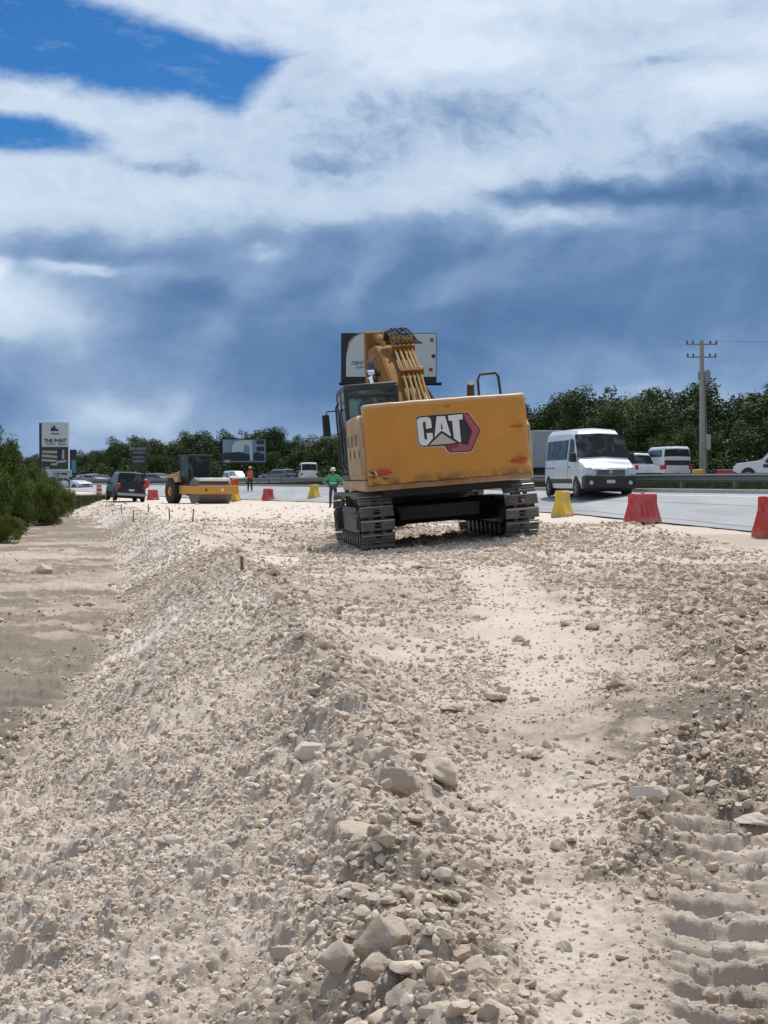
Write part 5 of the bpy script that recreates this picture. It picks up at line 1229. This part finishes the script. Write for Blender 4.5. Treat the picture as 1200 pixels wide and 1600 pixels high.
    q=MB(); q.lathe([(.112,1.645),(.128,1.64),(.13,1.65),(.108,1.668),(.106,1.72),(.085,1.765),(.045,1.79),(0,1.797)],c=(0,-.012,0),n=28); q.box(-.07,.07,-.175,-.10,1.642,1.652,.8,1); q.box(-.012,.012,-.1,.09,1.77,1.80,.8,.6)
    ht=q.build('hard_hat',hat,t); ht.scale=(k,k,k)
    def band(nm,z0,z1,rx,ry,mat,par):
        q=MB(); rows=[[(rx*math.cos(a),ry*math.sin(a)-.003,z) for a in np.linspace(0,2*math.pi,25)] for z in(z0,z1)]; q.grid(rows); o=q.build(nm,mat,par); m=o.modifiers.new('t','SOLIDIFY'); m.thickness=.006; o.scale=(k,k,k); return o
    return t,sh,band
M_green=paint('green work shirt',(.03,.36,.16),.8,0,.25,(.1,.25,.15),6); M_jean=paint('dark blue jeans',(.03,.05,.09),.85,0,.3,(.12,.13,.15),6); M_refl=paint('reflective tape',(.50,.62,.42),.4,0,.1)
M_hatw=paint('white hard hat',(.7,.7,.66),.35,0,.1); M_haty=paint('yellow hard hat',(.7,.5,.06),.35,0,.1); M_or=paint('orange vest',(.80,.10,.03),.7,0,.15,(.6,.2,.1),6); M_dkcl=paint('dark work clothes',(.03,.032,.04),.85,0,.3,(.12,.11,.1),6); M_refo=paint('pink tape',(.75,.35,.28),.4,0,.1)
def gz(x,d): return float(base(np.array([x]),np.array([d]))[0])
d_=65.5; x_=at(520.5,d_); t,sh,band=person(x_,d_,gz(x_,d_),R(-6),'worker in a green long sleeved shirt, jeans and white hard hat with hands on hips',M_green,M_jean,M_hatw,'hips')
band('reflective_band',1.07,1.12,.176,.142,M_refl,sh)
d_=104; x_=at(390.5,d_); t,sh,band=person(x_,d_,gz(x_,d_)+.04,R(12),'distant worker in an orange safety vest and yellow hard hat holding a flag',M_dkcl,M_dkcl,M_haty,'flag')
q=MB(); rows=[[(rx*math.cos(a),ry*math.sin(a),z) for a in np.linspace(0,2*math.pi,25)] for z,rx,ry in((.88,.205,.155),(1.1,.20,.155),(1.3,.225,.16),(1.42,.20,.13),(1.46,.12,.10))]; q.grid(rows); vs=q.build('safety_vest',M_or,t); m=vs.modifiers.new('t','SOLIDIFY'); m.thickness=.008
band('reflective_band',1.03,1.08,.212,.166,M_refo,vs); band('reflective_band',1.22,1.26,.222,.168,M_refo,vs)
fl=empty('signal_flag',(x_-.40,d_-.25,gz(x_,d_)+.6)); tag(fl,'bright orange red signal flag on a stick held by the worker in the orange vest','flag')
q=MB(); q.tube([(.10,.05,.42),(-.75,-.05,.12)],.016,8); q.build('flag_stick',M_wood,fl)
q=MB(); rows=[[(-.38-.75*u+.03*math.sin(v_*5),-.03+.06*math.sin(u*6+v_*3),.32-.08*u-.62*v_+.05*math.sin(u*5)) for u in np.linspace(0,1,10)] for v_ in np.linspace(0,1,8)]; q.grid(rows); o=q.build('flag_cloth',paint('flag orange',(.85,.09,.04),.7,0,.1),fl); m=o.modifiers.new('t','SOLIDIFY'); m.thickness=.008
# ------------------------------------------------------------------ vegetation
def leaf_mat(name,dark,light,pale):
    m,nt,b=newmat(name); a=nt.nodes.new('ShaderNodeAttribute'); a.attribute_name='tone'
    oi=nt.nodes.new('ShaderNodeObjectInfo')
    t=math_(nt,'ADD',a.outputs['Fac'],math_(nt,'MULTIPLY',math_(nt,'SUBTRACT',oi.outputs['Random'],.5),.35),clamp=True)
    r=nt.nodes.new('ShaderNodeValToRGB'); cr=r.color_ramp; cr.elements[0].color=(*dark,1); cr.elements[1].color=(*pale,1); e=cr.elements.new(.6); e.color=(*light,1)
    nt.links.new(t,r.inputs[0]); nt.links.new(r.outputs[0],b.inputs['Base Color']); b.inputs['Roughness'].default_value=.7; b.inputs['Specular IOR Level'].default_value=.25
    return m
M_leaf=leaf_mat('tropical leaves',(.036,.060,.016),(.078,.112,.032),(.15,.17,.065)); M_bush=leaf_mat('bush leaves',(.050,.078,.012),(.120,.160,.025),(.22,.24,.06))
M_grass=leaf_mat('grass blades',(.03,.045,.012),(.075,.09,.03),(.16,.15,.07)); M_bark=paint('bark',(.075,.06,.045),.9,0,.4,(.13,.11,.09),3)
def leaves(centres,radii,n_per,size,r,squash=.8):
    """a cloud of small bent leaf quads spread through clumps; returns mesh"""
    Vs=[];T=[]
    for c,rad in zip(centres,radii):
        n=int(n_per*(rad**2)*r.uniform(.8,1.2)); 
        p=r.normal(size=(n,3)); p/=np.linalg.norm(p,axis=1)[:,None]; rr=rad*r.random(n)**.45; p=p*rr[:,None]*np.array([1,1,squash])+c
        p+=r.normal(size=(n,3))*rad*.12
        a=r.normal(size=(n,3)); a[:,2]*=.6; a/=np.linalg.norm(a,axis=1)[:,None]; b_=np.cross(a,r.normal(size=(n,3))); b_/=np.linalg.norm(b_,axis=1)[:,None]
        s=size*r.uniform(.55,1.3,n)[:,None]
        q=np.stack([p-a*s,p+b_*s*.38-a*s*.1,p+a*s,p-b_*s*.38+a*s*.1],1); Vs.append(q.reshape(-1,3))
        ct=r.uniform(.15,.75); T.append(np.repeat(np.clip(ct+r.normal(size=n)*.16,0,1),4))
    V=np.concatenate(Vs); return V,np.concatenate(T)
def crown_mesh(seed,W,H,nc,n_per,size,name='crown',mat=None,lo=-.45):
    r=np.random.default_rng(seed); C=[];Rd=[]
    for i in range(nc):
        a=r.uniform(0,6.283); e=r.uniform(lo,1); rr=r.uniform(.35,1)**.6
        x=W/2*rr*math.cos(a)*math.sqrt(max(.05,1-(e*.75)**2)); y=W/2*rr*math.sin(a)*math.sqrt(max(.05,1-(e*.75)**2)); z=H*(.5+.5*e*rr)+r.normal()*H*.05
        C.append(np.array([x,y,z])); Rd.append(W*r.uniform(.09,.20))
    V,T=leaves(C,Rd,n_per,size,r); me=np_mesh(name,V,np.arange(len(V)),4); set_attr(me,'tone',T); me.materials.append(mat or M_leaf); return me,C
def trunk_mesh(seed,C,H0,r0,zoff):
    random.seed(seed); q=MB(); top=H0*.9; q.tube([(0,0,-.3),(random.uniform(-.1,.1),random.uniform(-.1,.1),top*.5),(random.uniform(-.2,.2),random.uniform(-.2,.2),top)],[r0,r0*.75,r0*.55],8)
    for c in random.sample(list(C),min(7,len(C))):
        s=Vector((0,0,top*random.uniform(.55,.95))); e=Vector((float(c[0]),float(c[1]),float(c[2])+zoff)); m=s.lerp(e,.5)+Vector((0,0,-.2)); q.tube([s,m,e],[r0*.45,r0*.3,r0*.12],6)
    return q
TREES=[]
for k in range(7):
    W=random.Random(k).uniform(4.2,6.0); H=random.Random(k+9).uniform(3.4,5.0); me,C=crown_mesh(300+k,W,H,40,520,.11,lo=-.6)
    tq=trunk_mesh(k,C,2.6,.16,1.5); tm=bpy.data.meshes.new('trunk'); tm.from_pydata(tq.v,[],tq.f); smooth(tm); tm.materials.append(M_bark); TREES.append((me,tm,W,H))
random.seed(21)
TL=['broad','tall','ragged','rounded','spreading','narrow','bushy']
cnt={}
def tree(x,d,z,s,label,k=None,group='trees of the roadside wood',sz=1.0):
    k=random.randrange(7) if k is None else k; me,tm,W,H=TREES[k]
    t=empty('tree',(x,d,z),random.uniform(0,6.28)); t.scale=(s,s,s*sz); tag(t,label,'tree',group)
    c=bpy.data.objects.new('crown',me); COL.objects.link(c); c.parent=t; c.location=(0,0,1.5)
    c2=bpy.data.objects.new('trunk',tm); COL.objects.link(c2); c2.parent=t
# skyline control: photo x -> top of the wood (photo y), distance
SKY=[(-400,700,300),(0,715,290),(110,708,270),(140,706,260),(190,690,235),(235,684,225),(260,690,230),(330,682,235),(400,674,240),(440,680,235),(500,684,225),(540,686,215),(700,668,180),(790,655,165),(860,640,150),(900,628,145),(950,634,142),(1000,622,138),(1040,612,134),(1090,604,130),(1130,612,130),(1200,598,126),(1300,590,122),(1500,580,118)]
sx_=[a for a,b,c in SKY]
def place_row(step,dd,hfac,rowname,jit=6):
    px=-330
    while px<1480:
        y=float(np.interp(px,sx_,[b for a,b,c in SKY])); d=float(np.interp(px,sx_,[c for a,b,c in SKY]))+dd; z0=.8
        Htop=(752-y)*(d)/F+CZ-z0; k=random.randrange(7); H=TREES[k][3]+1.3; s=Htop*hfac*random.uniform(.86,1.05)/H
        x=at(px,d)+random.uniform(-.6,.6)
        wide=['at the far left','on the left','left of the excavator','behind the excavator','behind the minibus','behind the utility pole','at the far right'][int(np.clip((px+100)//215,0,6))]
        tree(x,d+random.uniform(-2,2),z0-.3,s,f'{TL[k]} dark green tree in the {rowname} of the wood {wide}',k,sz=random.uniform(.95,1.1))
        px+=step*random.uniform(.7,1.3)*F/d/18*s
place_row(62,0,1.0,'front row'); place_row(70,9,1.03,'back row'); place_row(85,-6,.62,'low edge')
# understorey, one dense mass of shrubs that nobody could count
r=np.random.default_rng(5); C=[];Rd=[]
for px in np.arange(-360,1500,7.5):
    d=float(np.interp(px,sx_,[c for a,b,c in SKY])); y=float(np.interp(px,sx_,[b for a,b,c in SKY])); Ht=(752-y)*d/F
    for lay,(dd,hh) in enumerate(((-9,.10),(-9,.2),(-6,.32),(3,.28),(3,.45),(6,.68),(12,.55),(16,.3))):
        C.append(np.array([at(px,d)+r.normal()*.8,d+dd+r.normal()*1.2,.8+Ht*hh*r.uniform(.75,1.15)])); Rd.append(r.uniform(.9,1.7))
V,T=leaves(C,Rd,70,.20,r,1.0); me=np_mesh('undergrowth',V,np.arange(len(V)),4); set_attr(me,'tone',np.clip(T-.15,0,1)); tag(link_mesh('undergrowth',me,M_leaf),'dense dark undergrowth filling the edge of the wood','undergrowth',kind='stuff')
# bushes at the left, along the ditch
BM=[]
for k in range(5):
    me,C=crown_mesh(500+k,3.0,2.3,54,2000,.06,'foliage',M_bush,lo=-1); 
    q=MB(); random.seed(k)
    for c in random.sample(C,10): q.tube([(random.uniform(-.3,.3),random.uniform(-.3,.3),-.2),(float(c[0])*.5,float(c[1])*.5,float(c[2])*.4),tuple(map(float,c))],[.03,.02,.008],5)
    sm_=bpy.data.meshes.new('stem'); sm_.from_pydata(q.v,[],q.f); sm_.materials.append(M_bark); BM.append((me,sm_))
random.seed(33)
def bush(px,pyb,d,h,w,label,k=None,name='bush'):
    k=random.randrange(5) if k is None else k; x=at(px,d); z=CZ-(pyb-HY)*d/F
    t=empty(name,(x,d,z-.1),random.uniform(0,6.28)); t.scale=(w/3.0,w/3.0,h/2.35); tag(t,label,'bush','bushes beside the ditch')
    for nm,me in(('foliage',BM[k][0]),('stem',BM[k][1])):
        c=bpy.data.objects.new(nm,me); COL.objects.link(c); c.parent=t
for (px,pyb,d,pt,wpx,lb) in(
    (-22,838,50,722,66,'big dark bush cut off by the left edge of the photo'),(22,832,54,742,56,'green bush in front at the left edge beside the ditch'),
    (-12,800,66,664,66,'tallest dark bush top rising at the left edge'),(56,816,62,738,52,'bright green bush second from the left edge'),
    (30,800,72,720,52,'bush with ragged top behind the front bushes'),(88,806,72,752,44,'low bright bush below the white sign board'),(70,795,80,736,46,'bush just under the totem sign'),
    (106,798,84,764,24,'small low bush where the grass strip begins'),(52,790,90,722,40,'distant bush left of the totem sign'),(-75,845,46,700,90,'dark bush just outside the left edge'),(-125,850,45,690,100,'outermost dark bush left of the photo'),
    (12,844,47,796,40,'low ragged shrub at the foot of the left bushes'),(76,818,62,785,30,'low shrub by the stony bank under the bushes'),(-85,800,68,650,90,'tall bush behind the outermost left bush'),
    (152,784,100,774,14,'tiny tuft of green at the edge of the grass strip')):
    bush(px,pyb,d,(pyb-pt)*d/F*.92,wpx*d/F*1.15,lb)
# grass tufts: verge left, median
def tufts(name,pts,h,label,seed):
    r=np.random.default_rng(seed); n=len(pts); P=np.repeat(pts,7,axis=0); m=len(P); P=P+np.concatenate([r.normal(size=(m,2))*.07,np.zeros((m,1))],1)
    a=r.uniform(0,6.283,m); dx=np.stack([np.cos(a),np.sin(a),0*a],1)*.012*(1+P[:,1:2]/60); hh=h*r.uniform(.4,1.2,m)[:,None]; lean=np.stack([r.normal(size=m)*.35,r.normal(size=m)*.35,np.ones(m)],1)*hh
    V=np.stack([P-dx,P+dx,P+lean],1).reshape(-1,3); me=np_mesh(name,V,np.arange(len(V)),3); set_attr(me,'tone',np.repeat(r.uniform(.2,1,m),3)); return tag(link_mesh(name,me,M_grass),label,'grass',kind='stuff')
r=np.random.default_rng(9); n=26000; d=np.sqrt(r.uniform(25**2,130**2,n)); x=xfar(d)+r.uniform(.25,11,n); z=base(x,d); tufts('median_grass',np.stack([x,d,z],1),.16,'short grass growing on the median along the guardrail',1)
n=16000; d=r.uniform(38,108,n); x=xcrest(d)-I(d,[30,50,62,75,85,95,105],[8.8,6.8,5.0,3.5,1.8,0,-1.4])-r.uniform(0,9,n); z=base(x,d); tufts('verge_grass',np.stack([x,d,z],1),.22,'rough grass and weeds on the verge under the left bushes',2)
# ------------------------------------------------------------------ faint exhaust smoke over the excavator
m=bpy.data.materials.new('diesel smoke'); m.use_nodes=True; nt=m.node_tree; nt.nodes.clear()
out=nt.nodes.new('ShaderNodeOutputMaterial'); pv=nt.nodes.new('ShaderNodeVolumePrincipled'); nt.links.new(pv.outputs[0],out.inputs['Volume'])
pv.inputs['Color'].default_value=(.06,.06,.07,1)
tc=nt.nodes.new('ShaderNodeTexCoord').outputs['Object']; sp=nt.nodes.new('ShaderNodeSeparateXYZ'); nt.links.new(tc,sp.inputs[0])
wob=noise(nt,.9,3,.5,tc); cx=math_(nt,'ADD',math_(nt,'MULTIPLY',math_(nt,'POWER',math_(nt,'MAXIMUM',sp.outputs[2],.0),1.2),.18),math_(nt,'MULTIPLY',math_(nt,'SUBTRACT',wob,.5),.5))
dx=math_(nt,'SUBTRACT',sp.outputs[0],cx); rr=math_(nt,'ADD',math_(nt,'MULTIPLY',sp.outputs[2],.16),.09)
q_=math_(nt,'DIVIDE',math_(nt,'ADD',math_(nt,'MULTIPLY',dx,dx),math_(nt,'MULTIPLY',sp.outputs[1],sp.outputs[1])),math_(nt,'MULTIPLY',rr,rr))
g_=math_(nt,'EXPONENT',math_(nt,'MULTIPLY',q_,-1.0)); dn=math_(nt,'MULTIPLY',math_(nt,'MULTIPLY',g_,maprange(nt,noise(nt,2.2,4,.6,tc),.35,.65)),maprange(nt,sp.outputs[2],2.6,.2,0,.50))
nt.links.new(dn,pv.inputs['Density'])
q=MB(); q.box(-.8,1.5,-.8,.8,0,2.6); o=q.build('exhaust_smoke',m,sm=False); o.location=(1.42,27.2,3.15); tag(o,'faint dark diesel smoke drifting up from the exhaust pipe','smoke',kind='stuff')
# ------------------------------------------------------------------ world, sun, camera
SUN_EL=R(60); SUNH=(.30,.95)
def world():
    w=bpy.data.worlds.new('World'); SC.world=w; w.use_nodes=True; nt=w.node_tree; L=nt.links
    bg=nt.nodes['Background']; bg.inputs['Strength'].default_value=.1
    sky=nt.nodes.new('ShaderNodeTexSky'); sky.sky_type='NISHITA'; sky.sun_disc=False
    sky.sun_elevation=SUN_EL; sky.sun_rotation=math.atan2(SUNH[0],SUNH[1]); sky.air_density=1.0; sky.dust_density=.6; sky.ozone_density=2.5
    tc=nt.nodes.new('ShaderNodeTexCoord').outputs['Generated']
    sep=nt.nodes.new('ShaderNodeSeparateXYZ'); L.new(tc,sep.inputs[0])
    az=math_(nt,'ARCTAN2',sep.outputs[0],sep.outputs[1]); el=math_(nt,'ARCSINE',math_(nt,'MINIMUM',math_(nt,'MAXIMUM',sep.outputs[2],-1),1))
    # units: hundreds of arc "pixels" of 1/2300 rad; U to the right of north, V upwards from the horizon
    U0=math_(nt,'MULTIPLY',az,23.0); V0=math_(nt,'MULTIPLY',el,23.0)
    def comb(x,y,z=0.0):
        c=nt.nodes.new('ShaderNodeCombineXYZ')
        for i,v in enumerate((x,y,z)):
            if hasattr(v,'links'): L.new(v,c.inputs[i])
            else: c.inputs[i].default_value=v
        return c.outputs[0]
    # warp
    cw=comb(math_(nt,'MULTIPLY',U0,.55),math_(nt,'MULTIPLY',V0,1.0),3.3)
    wx=noise(nt,.75,5,.55,cw); wy=noise(nt,.75,5,.55,comb(math_(nt,'MULTIPLY',U0,.55),V0,17.1))
    U=math_(nt,'ADD',U0,math_(nt,'MULTIPLY',math_(nt,'SUBTRACT',wx,.5),1.5))
    V=math_(nt,'ADD',V0,math_(nt,'MULTIPLY',math_(nt,'SUBTRACT',wy,.5),1.1))
    def blob(px,py,rx,ry,rot=0,uu=U,vv=V,power=1):
        u=math.atan((px-600)/2300)*23; v=math.atan((752-py)/2300)*23
        du=math_(nt,'SUBTRACT',uu,u); dv=math_(nt,'SUBTRACT',vv,v)
        c,s=math.cos(R(rot)),math.sin(R(rot))
        a=math_(nt,'ADD',math_(nt,'MULTIPLY',du,c/(rx/100)),math_(nt,'MULTIPLY',dv,s/(rx/100)))
        b=math_(nt,'ADD',math_(nt,'MULTIPLY',du,-s/(ry/100)),math_(nt,'MULTIPLY',dv,c/(ry/100)))
        q=math_(nt,'ADD',math_(nt,'MULTIPLY',a,a),math_(nt,'MULTIPLY',b,b))
        return q
    def gauss(q): return math_(nt,'EXPONENT',math_(nt,'MULTIPLY',q,-1.0))
    # brightness t as function of height, tilted towards the right
    yv=math_(nt,'ADD',V,math_(nt,'MULTIPLY',U,-.17))
    ramp=nt.nodes.new('ShaderNodeValToRGB'); cr=ramp.color_ramp; cr.interpolation='EASE'
    pts=[(-1.5,.55),(.3,.52),(1.1,.36),(2.1,.19),(3.2,.20),(4.2,.50),(5.2,.72),(6.2,.78),(9,.74),(16,.75),(36,.8)]
    rm=lambda v:(v+2)/40
    while len(cr.elements)<len(pts): cr.elements.new(.5)
    for e,(p,c) in zip(cr.elements,pts): e.position=rm(p); e.color=(c,c,c,1)
    L.new(maprange(nt,yv,-2,38),ramp.inputs[0])
    t=ramp.outputs[0]
    B=[(740,178,190,50,3,-.34),(600,250,120,30,0,-.12),(880,300,230,20,-4,-.38),(700,282,130,30,6,.42),(1150,175,110,50,12,.30),(1080,118,150,16,-5,-.26),
       (950,55,220,22,0,-.22),(700,60,200,60,0,.20),(1180,245,90,26,0,-.34),(880,345,150,26,-3,.28),(250,395,330,26,4,-.24),(130,425,70,9,0,.32),(415,398,50,10,0,.2),
       (0,440,22,22,0,.5),(30,500,150,46,-6,.50),(110,610,240,70,-10,.26),(380,480,150,26,50,.15),(560,440,90,34,62,.14),(340,470,70,40,0,-.16),(520,600,230,60,20,-.12),
       (740,430,140,40,30,.16),(900,520,300,90,0,-.12),(180,640,90,26,0,.22),(330,300,160,26,-8,.14),(260,265,120,12,-8,-.22),(60,330,120,40,0,.12),(550,330,120,26,5,.18),
       (1000,420,220,60,10,.10),(480,120,60,40,40,-.2),(1150,20,120,20,0,-.2),(640,120,160,50,0,.10),(420,680,200,30,0,.06)]
    for px,py,rx,ry,rot,a in B:
        t=math_(nt,'ADD',t,math_(nt,'MULTIPLY',gauss(blob(px,py,rx,ry,rot)),a))
    cn=comb(math_(nt,'MULTIPLY',U,.5),V,8.0)
    f1=noise(nt,.55,7,.56,cn,dist=.3); f2=noise(nt,2.0,6,.6,comb(math_(nt,'MULTIPLY',U,.6),V,4.0))
    t=math_(nt,'ADD',t,math_(nt,'MULTIPLY',math_(nt,'SUBTRACT',f1,.5),.55))
    t=math_(nt,'ADD',t,math_(nt,'MULTIPLY',math_(nt,'SUBTRACT',f2,.5),.16),clamp=True)
    # slanting rain curtains in the dark band, and small puffs above it
    cs,sn=math.cos(R(28)),math.sin(R(28))
    ur=math_(nt,'ADD',math_(nt,'MULTIPLY',U0,cs*1.5),math_(nt,'MULTIPLY',V0,-sn*1.5)); vr=math_(nt,'ADD',math_(nt,'MULTIPLY',U0,sn*.28),math_(nt,'MULTIPLY',V0,cs*.28))
    rain=noise(nt,.9,5,.55,comb(ur,vr,5.5)); inband=math_(nt,'MULTIPLY',maprange(nt,V,.3,1.6,0,1,True),maprange(nt,V,4.4,3.0,0,1,True))
    t=math_(nt,'ADD',t,math_(nt,'MULTIPLY',math_(nt,'MULTIPLY',math_(nt,'SUBTRACT',rain,.5),inband),.20),clamp=True)
    puff=noise(nt,3.2,9,.62,comb(math_(nt,'MULTIPLY',U,.7),math_(nt,'MULTIPLY',V,1.2),6.0)); up_=maprange(nt,V,3.0,5.0,.15,1,True)
    t=math_(nt,'ADD',t,math_(nt,'MULTIPLY',math_(nt,'MULTIPLY',math_(nt,'SUBTRACT',puff,.5),up_),.34),clamp=True)
    bl=noise(nt,1.25,7,.55,comb(math_(nt,'MULTIPLY',U,.75),math_(nt,'MULTIPLY',V,1.15),21.0)); bl=math_(nt,'ABSOLUTE',math_(nt,'SUBTRACT',bl,.5))
    t=math_(nt,'ADD',t,math_(nt,'MULTIPLY',math_(nt,'MULTIPLY',math_(nt,'SUBTRACT',.10,bl),up_),.65),clamp=True)
    r2=nt.nodes.new('ShaderNodeValToRGB'); c2=r2.color_ramp
    def lin(r,g,b):
        f=lambda c:((c/255+.055)/1.055)**2.4 if c>10 else c/3294.6
        return (f(r),f(g),f(b),1)
    P2=[(0,(78,112,158)),(.22,(99,133,176)),(.44,(140,167,202)),(.62,(186,206,230)),(1,(220,233,249))]
    while len(c2.elements)<len(P2): c2.elements.new(.5)
    for e,(p,c) in zip(c2.elements,P2): e.position=p; e.color=lin(*c)
    L.new(t,r2.inputs[0])
    sc=nt.nodes.new('ShaderNodeVectorMath'); sc.operation='SCALE'; sc.inputs['Scale'].default_value=10.0; L.new(r2.outputs[0],sc.inputs[0])
    # holes of clear sky: a wedge and a small lens, with torn edges
    edge=noise(nt,1.1,9,.62,comb(math_(nt,'MULTIPLY',U0,.8),math_(nt,'MULTIPLY',V0,1.5),11.0)); e2=math_(nt,'MULTIPLY',math_(nt,'SUBTRACT',edge,.5),1.5)
    wisp=noise(nt,3.5,8,.65,comb(math_(nt,'MULTIPLY',U0,.35),V0,2.0))
    top_=math_(nt,'SUBTRACT',math_(nt,'SUBTRACT',6.15,math_(nt,'MULTIPLY',U0,.24)),V0)
    bot_=math_(nt,'SUBTRACT',V0,math_(nt,'SUBTRACT',5.32,math_(nt,'MULTIPLY',U0,.0875)))
    rgt_=math_(nt,'MULTIPLY',math_(nt,'SUBTRACT',math_(nt,'SUBTRACT',V0,U0),7.7),.6)
    lft_=math_(nt,'ADD',U0,9.5)
    sd=math_(nt,'MINIMUM',math_(nt,'MINIMUM',top_,bot_),math_(nt,'MINIMUM',rgt_,lft_))
    hB=blob(28,226,150,34,-3,U0,V0); sb=math_(nt,'MULTIPLY',math_(nt,'SUBTRACT',1.0,hB),.33)
    sd=math_(nt,'ADD',math_(nt,'MAXIMUM',sd,sb),math_(nt,'MULTIPLY',e2,.36))
    hole=maprange(nt,sd,-.06,.30,0,1,True)
    hole=math_(nt,'MULTIPLY',hole,maprange(nt,wisp,.55,.75,1,.8))
    # clear sky also shows here and there far outside the picture
    blue=nt.nodes.new('ShaderNodeVectorMath'); blue.operation='MULTIPLY'; L.new(sky.outputs[0],blue.inputs[0]); blue.inputs[1].default_value=BLUE
    fin=mixrgb(nt,hole,sc.outputs[0],blue.outputs[0])
    # unseen bright cloud added behind the camera to lift the shaded counterweight
    back=maprange(nt,sep.outputs[1],.1,-.5,0,1,True)
    bc=nt.nodes.new('ShaderNodeRGB'); bc.outputs[0].default_value=(3.6,4.1,5.0,1)
    fin=mixrgb(nt,math_(nt,'MULTIPLY',back,maprange(nt,f1,.3,.6,.5,1)),fin,bc.outputs[0])
    L.new(fin,bg.inputs['Color'])
BLUE=(.17,.47,.80)
world()
sl=bpy.data.lights.new('sun','SUN'); sl.energy=3.7; sl.angle=R(.5); sl.color=(1,.94,.875)
so=bpy.data.objects.new('sun',sl); COL.objects.link(so)
hn=math.hypot(*SUNH); sv=Vector((SUNH[0]/hn*math.cos(SUN_EL),SUNH[1]/hn*math.cos(SUN_EL),math.sin(SUN_EL)))
so.rotation_euler=sv.to_track_quat('Z','Y').to_euler(); so.location=sv*80
cd=bpy.data.cameras.new('camera'); cam=bpy.data.objects.new('camera',cd); COL.objects.link(cam); SC.camera=cam
cd.sensor_fit='VERTICAL'; cd.sensor_height=36; cd.lens=36*F/1600; cd.clip_end=20000; cd.clip_start=.05
cam.location=(0,0,CZ); cam.rotation_euler=(R(90)-math.atan((800-HY)/F),0,0)
SC.render.engine='CYCLES'; SC.render.resolution_x=768; SC.render.resolution_y=1024
SC.view_settings.view_transform='Standard'; SC.view_settings.look='None'; SC.view_settings.gamma=1; SC.view_settings.exposure=0
SC.cycles.max_bounces=6; SC.cycles.diffuse_bounces=3; SC.cycles.glossy_bounces=3; SC.cycles.transparent_max_bounces=8; SC.cycles.volume_bounces=0
SC.cycles.use_denoising=True
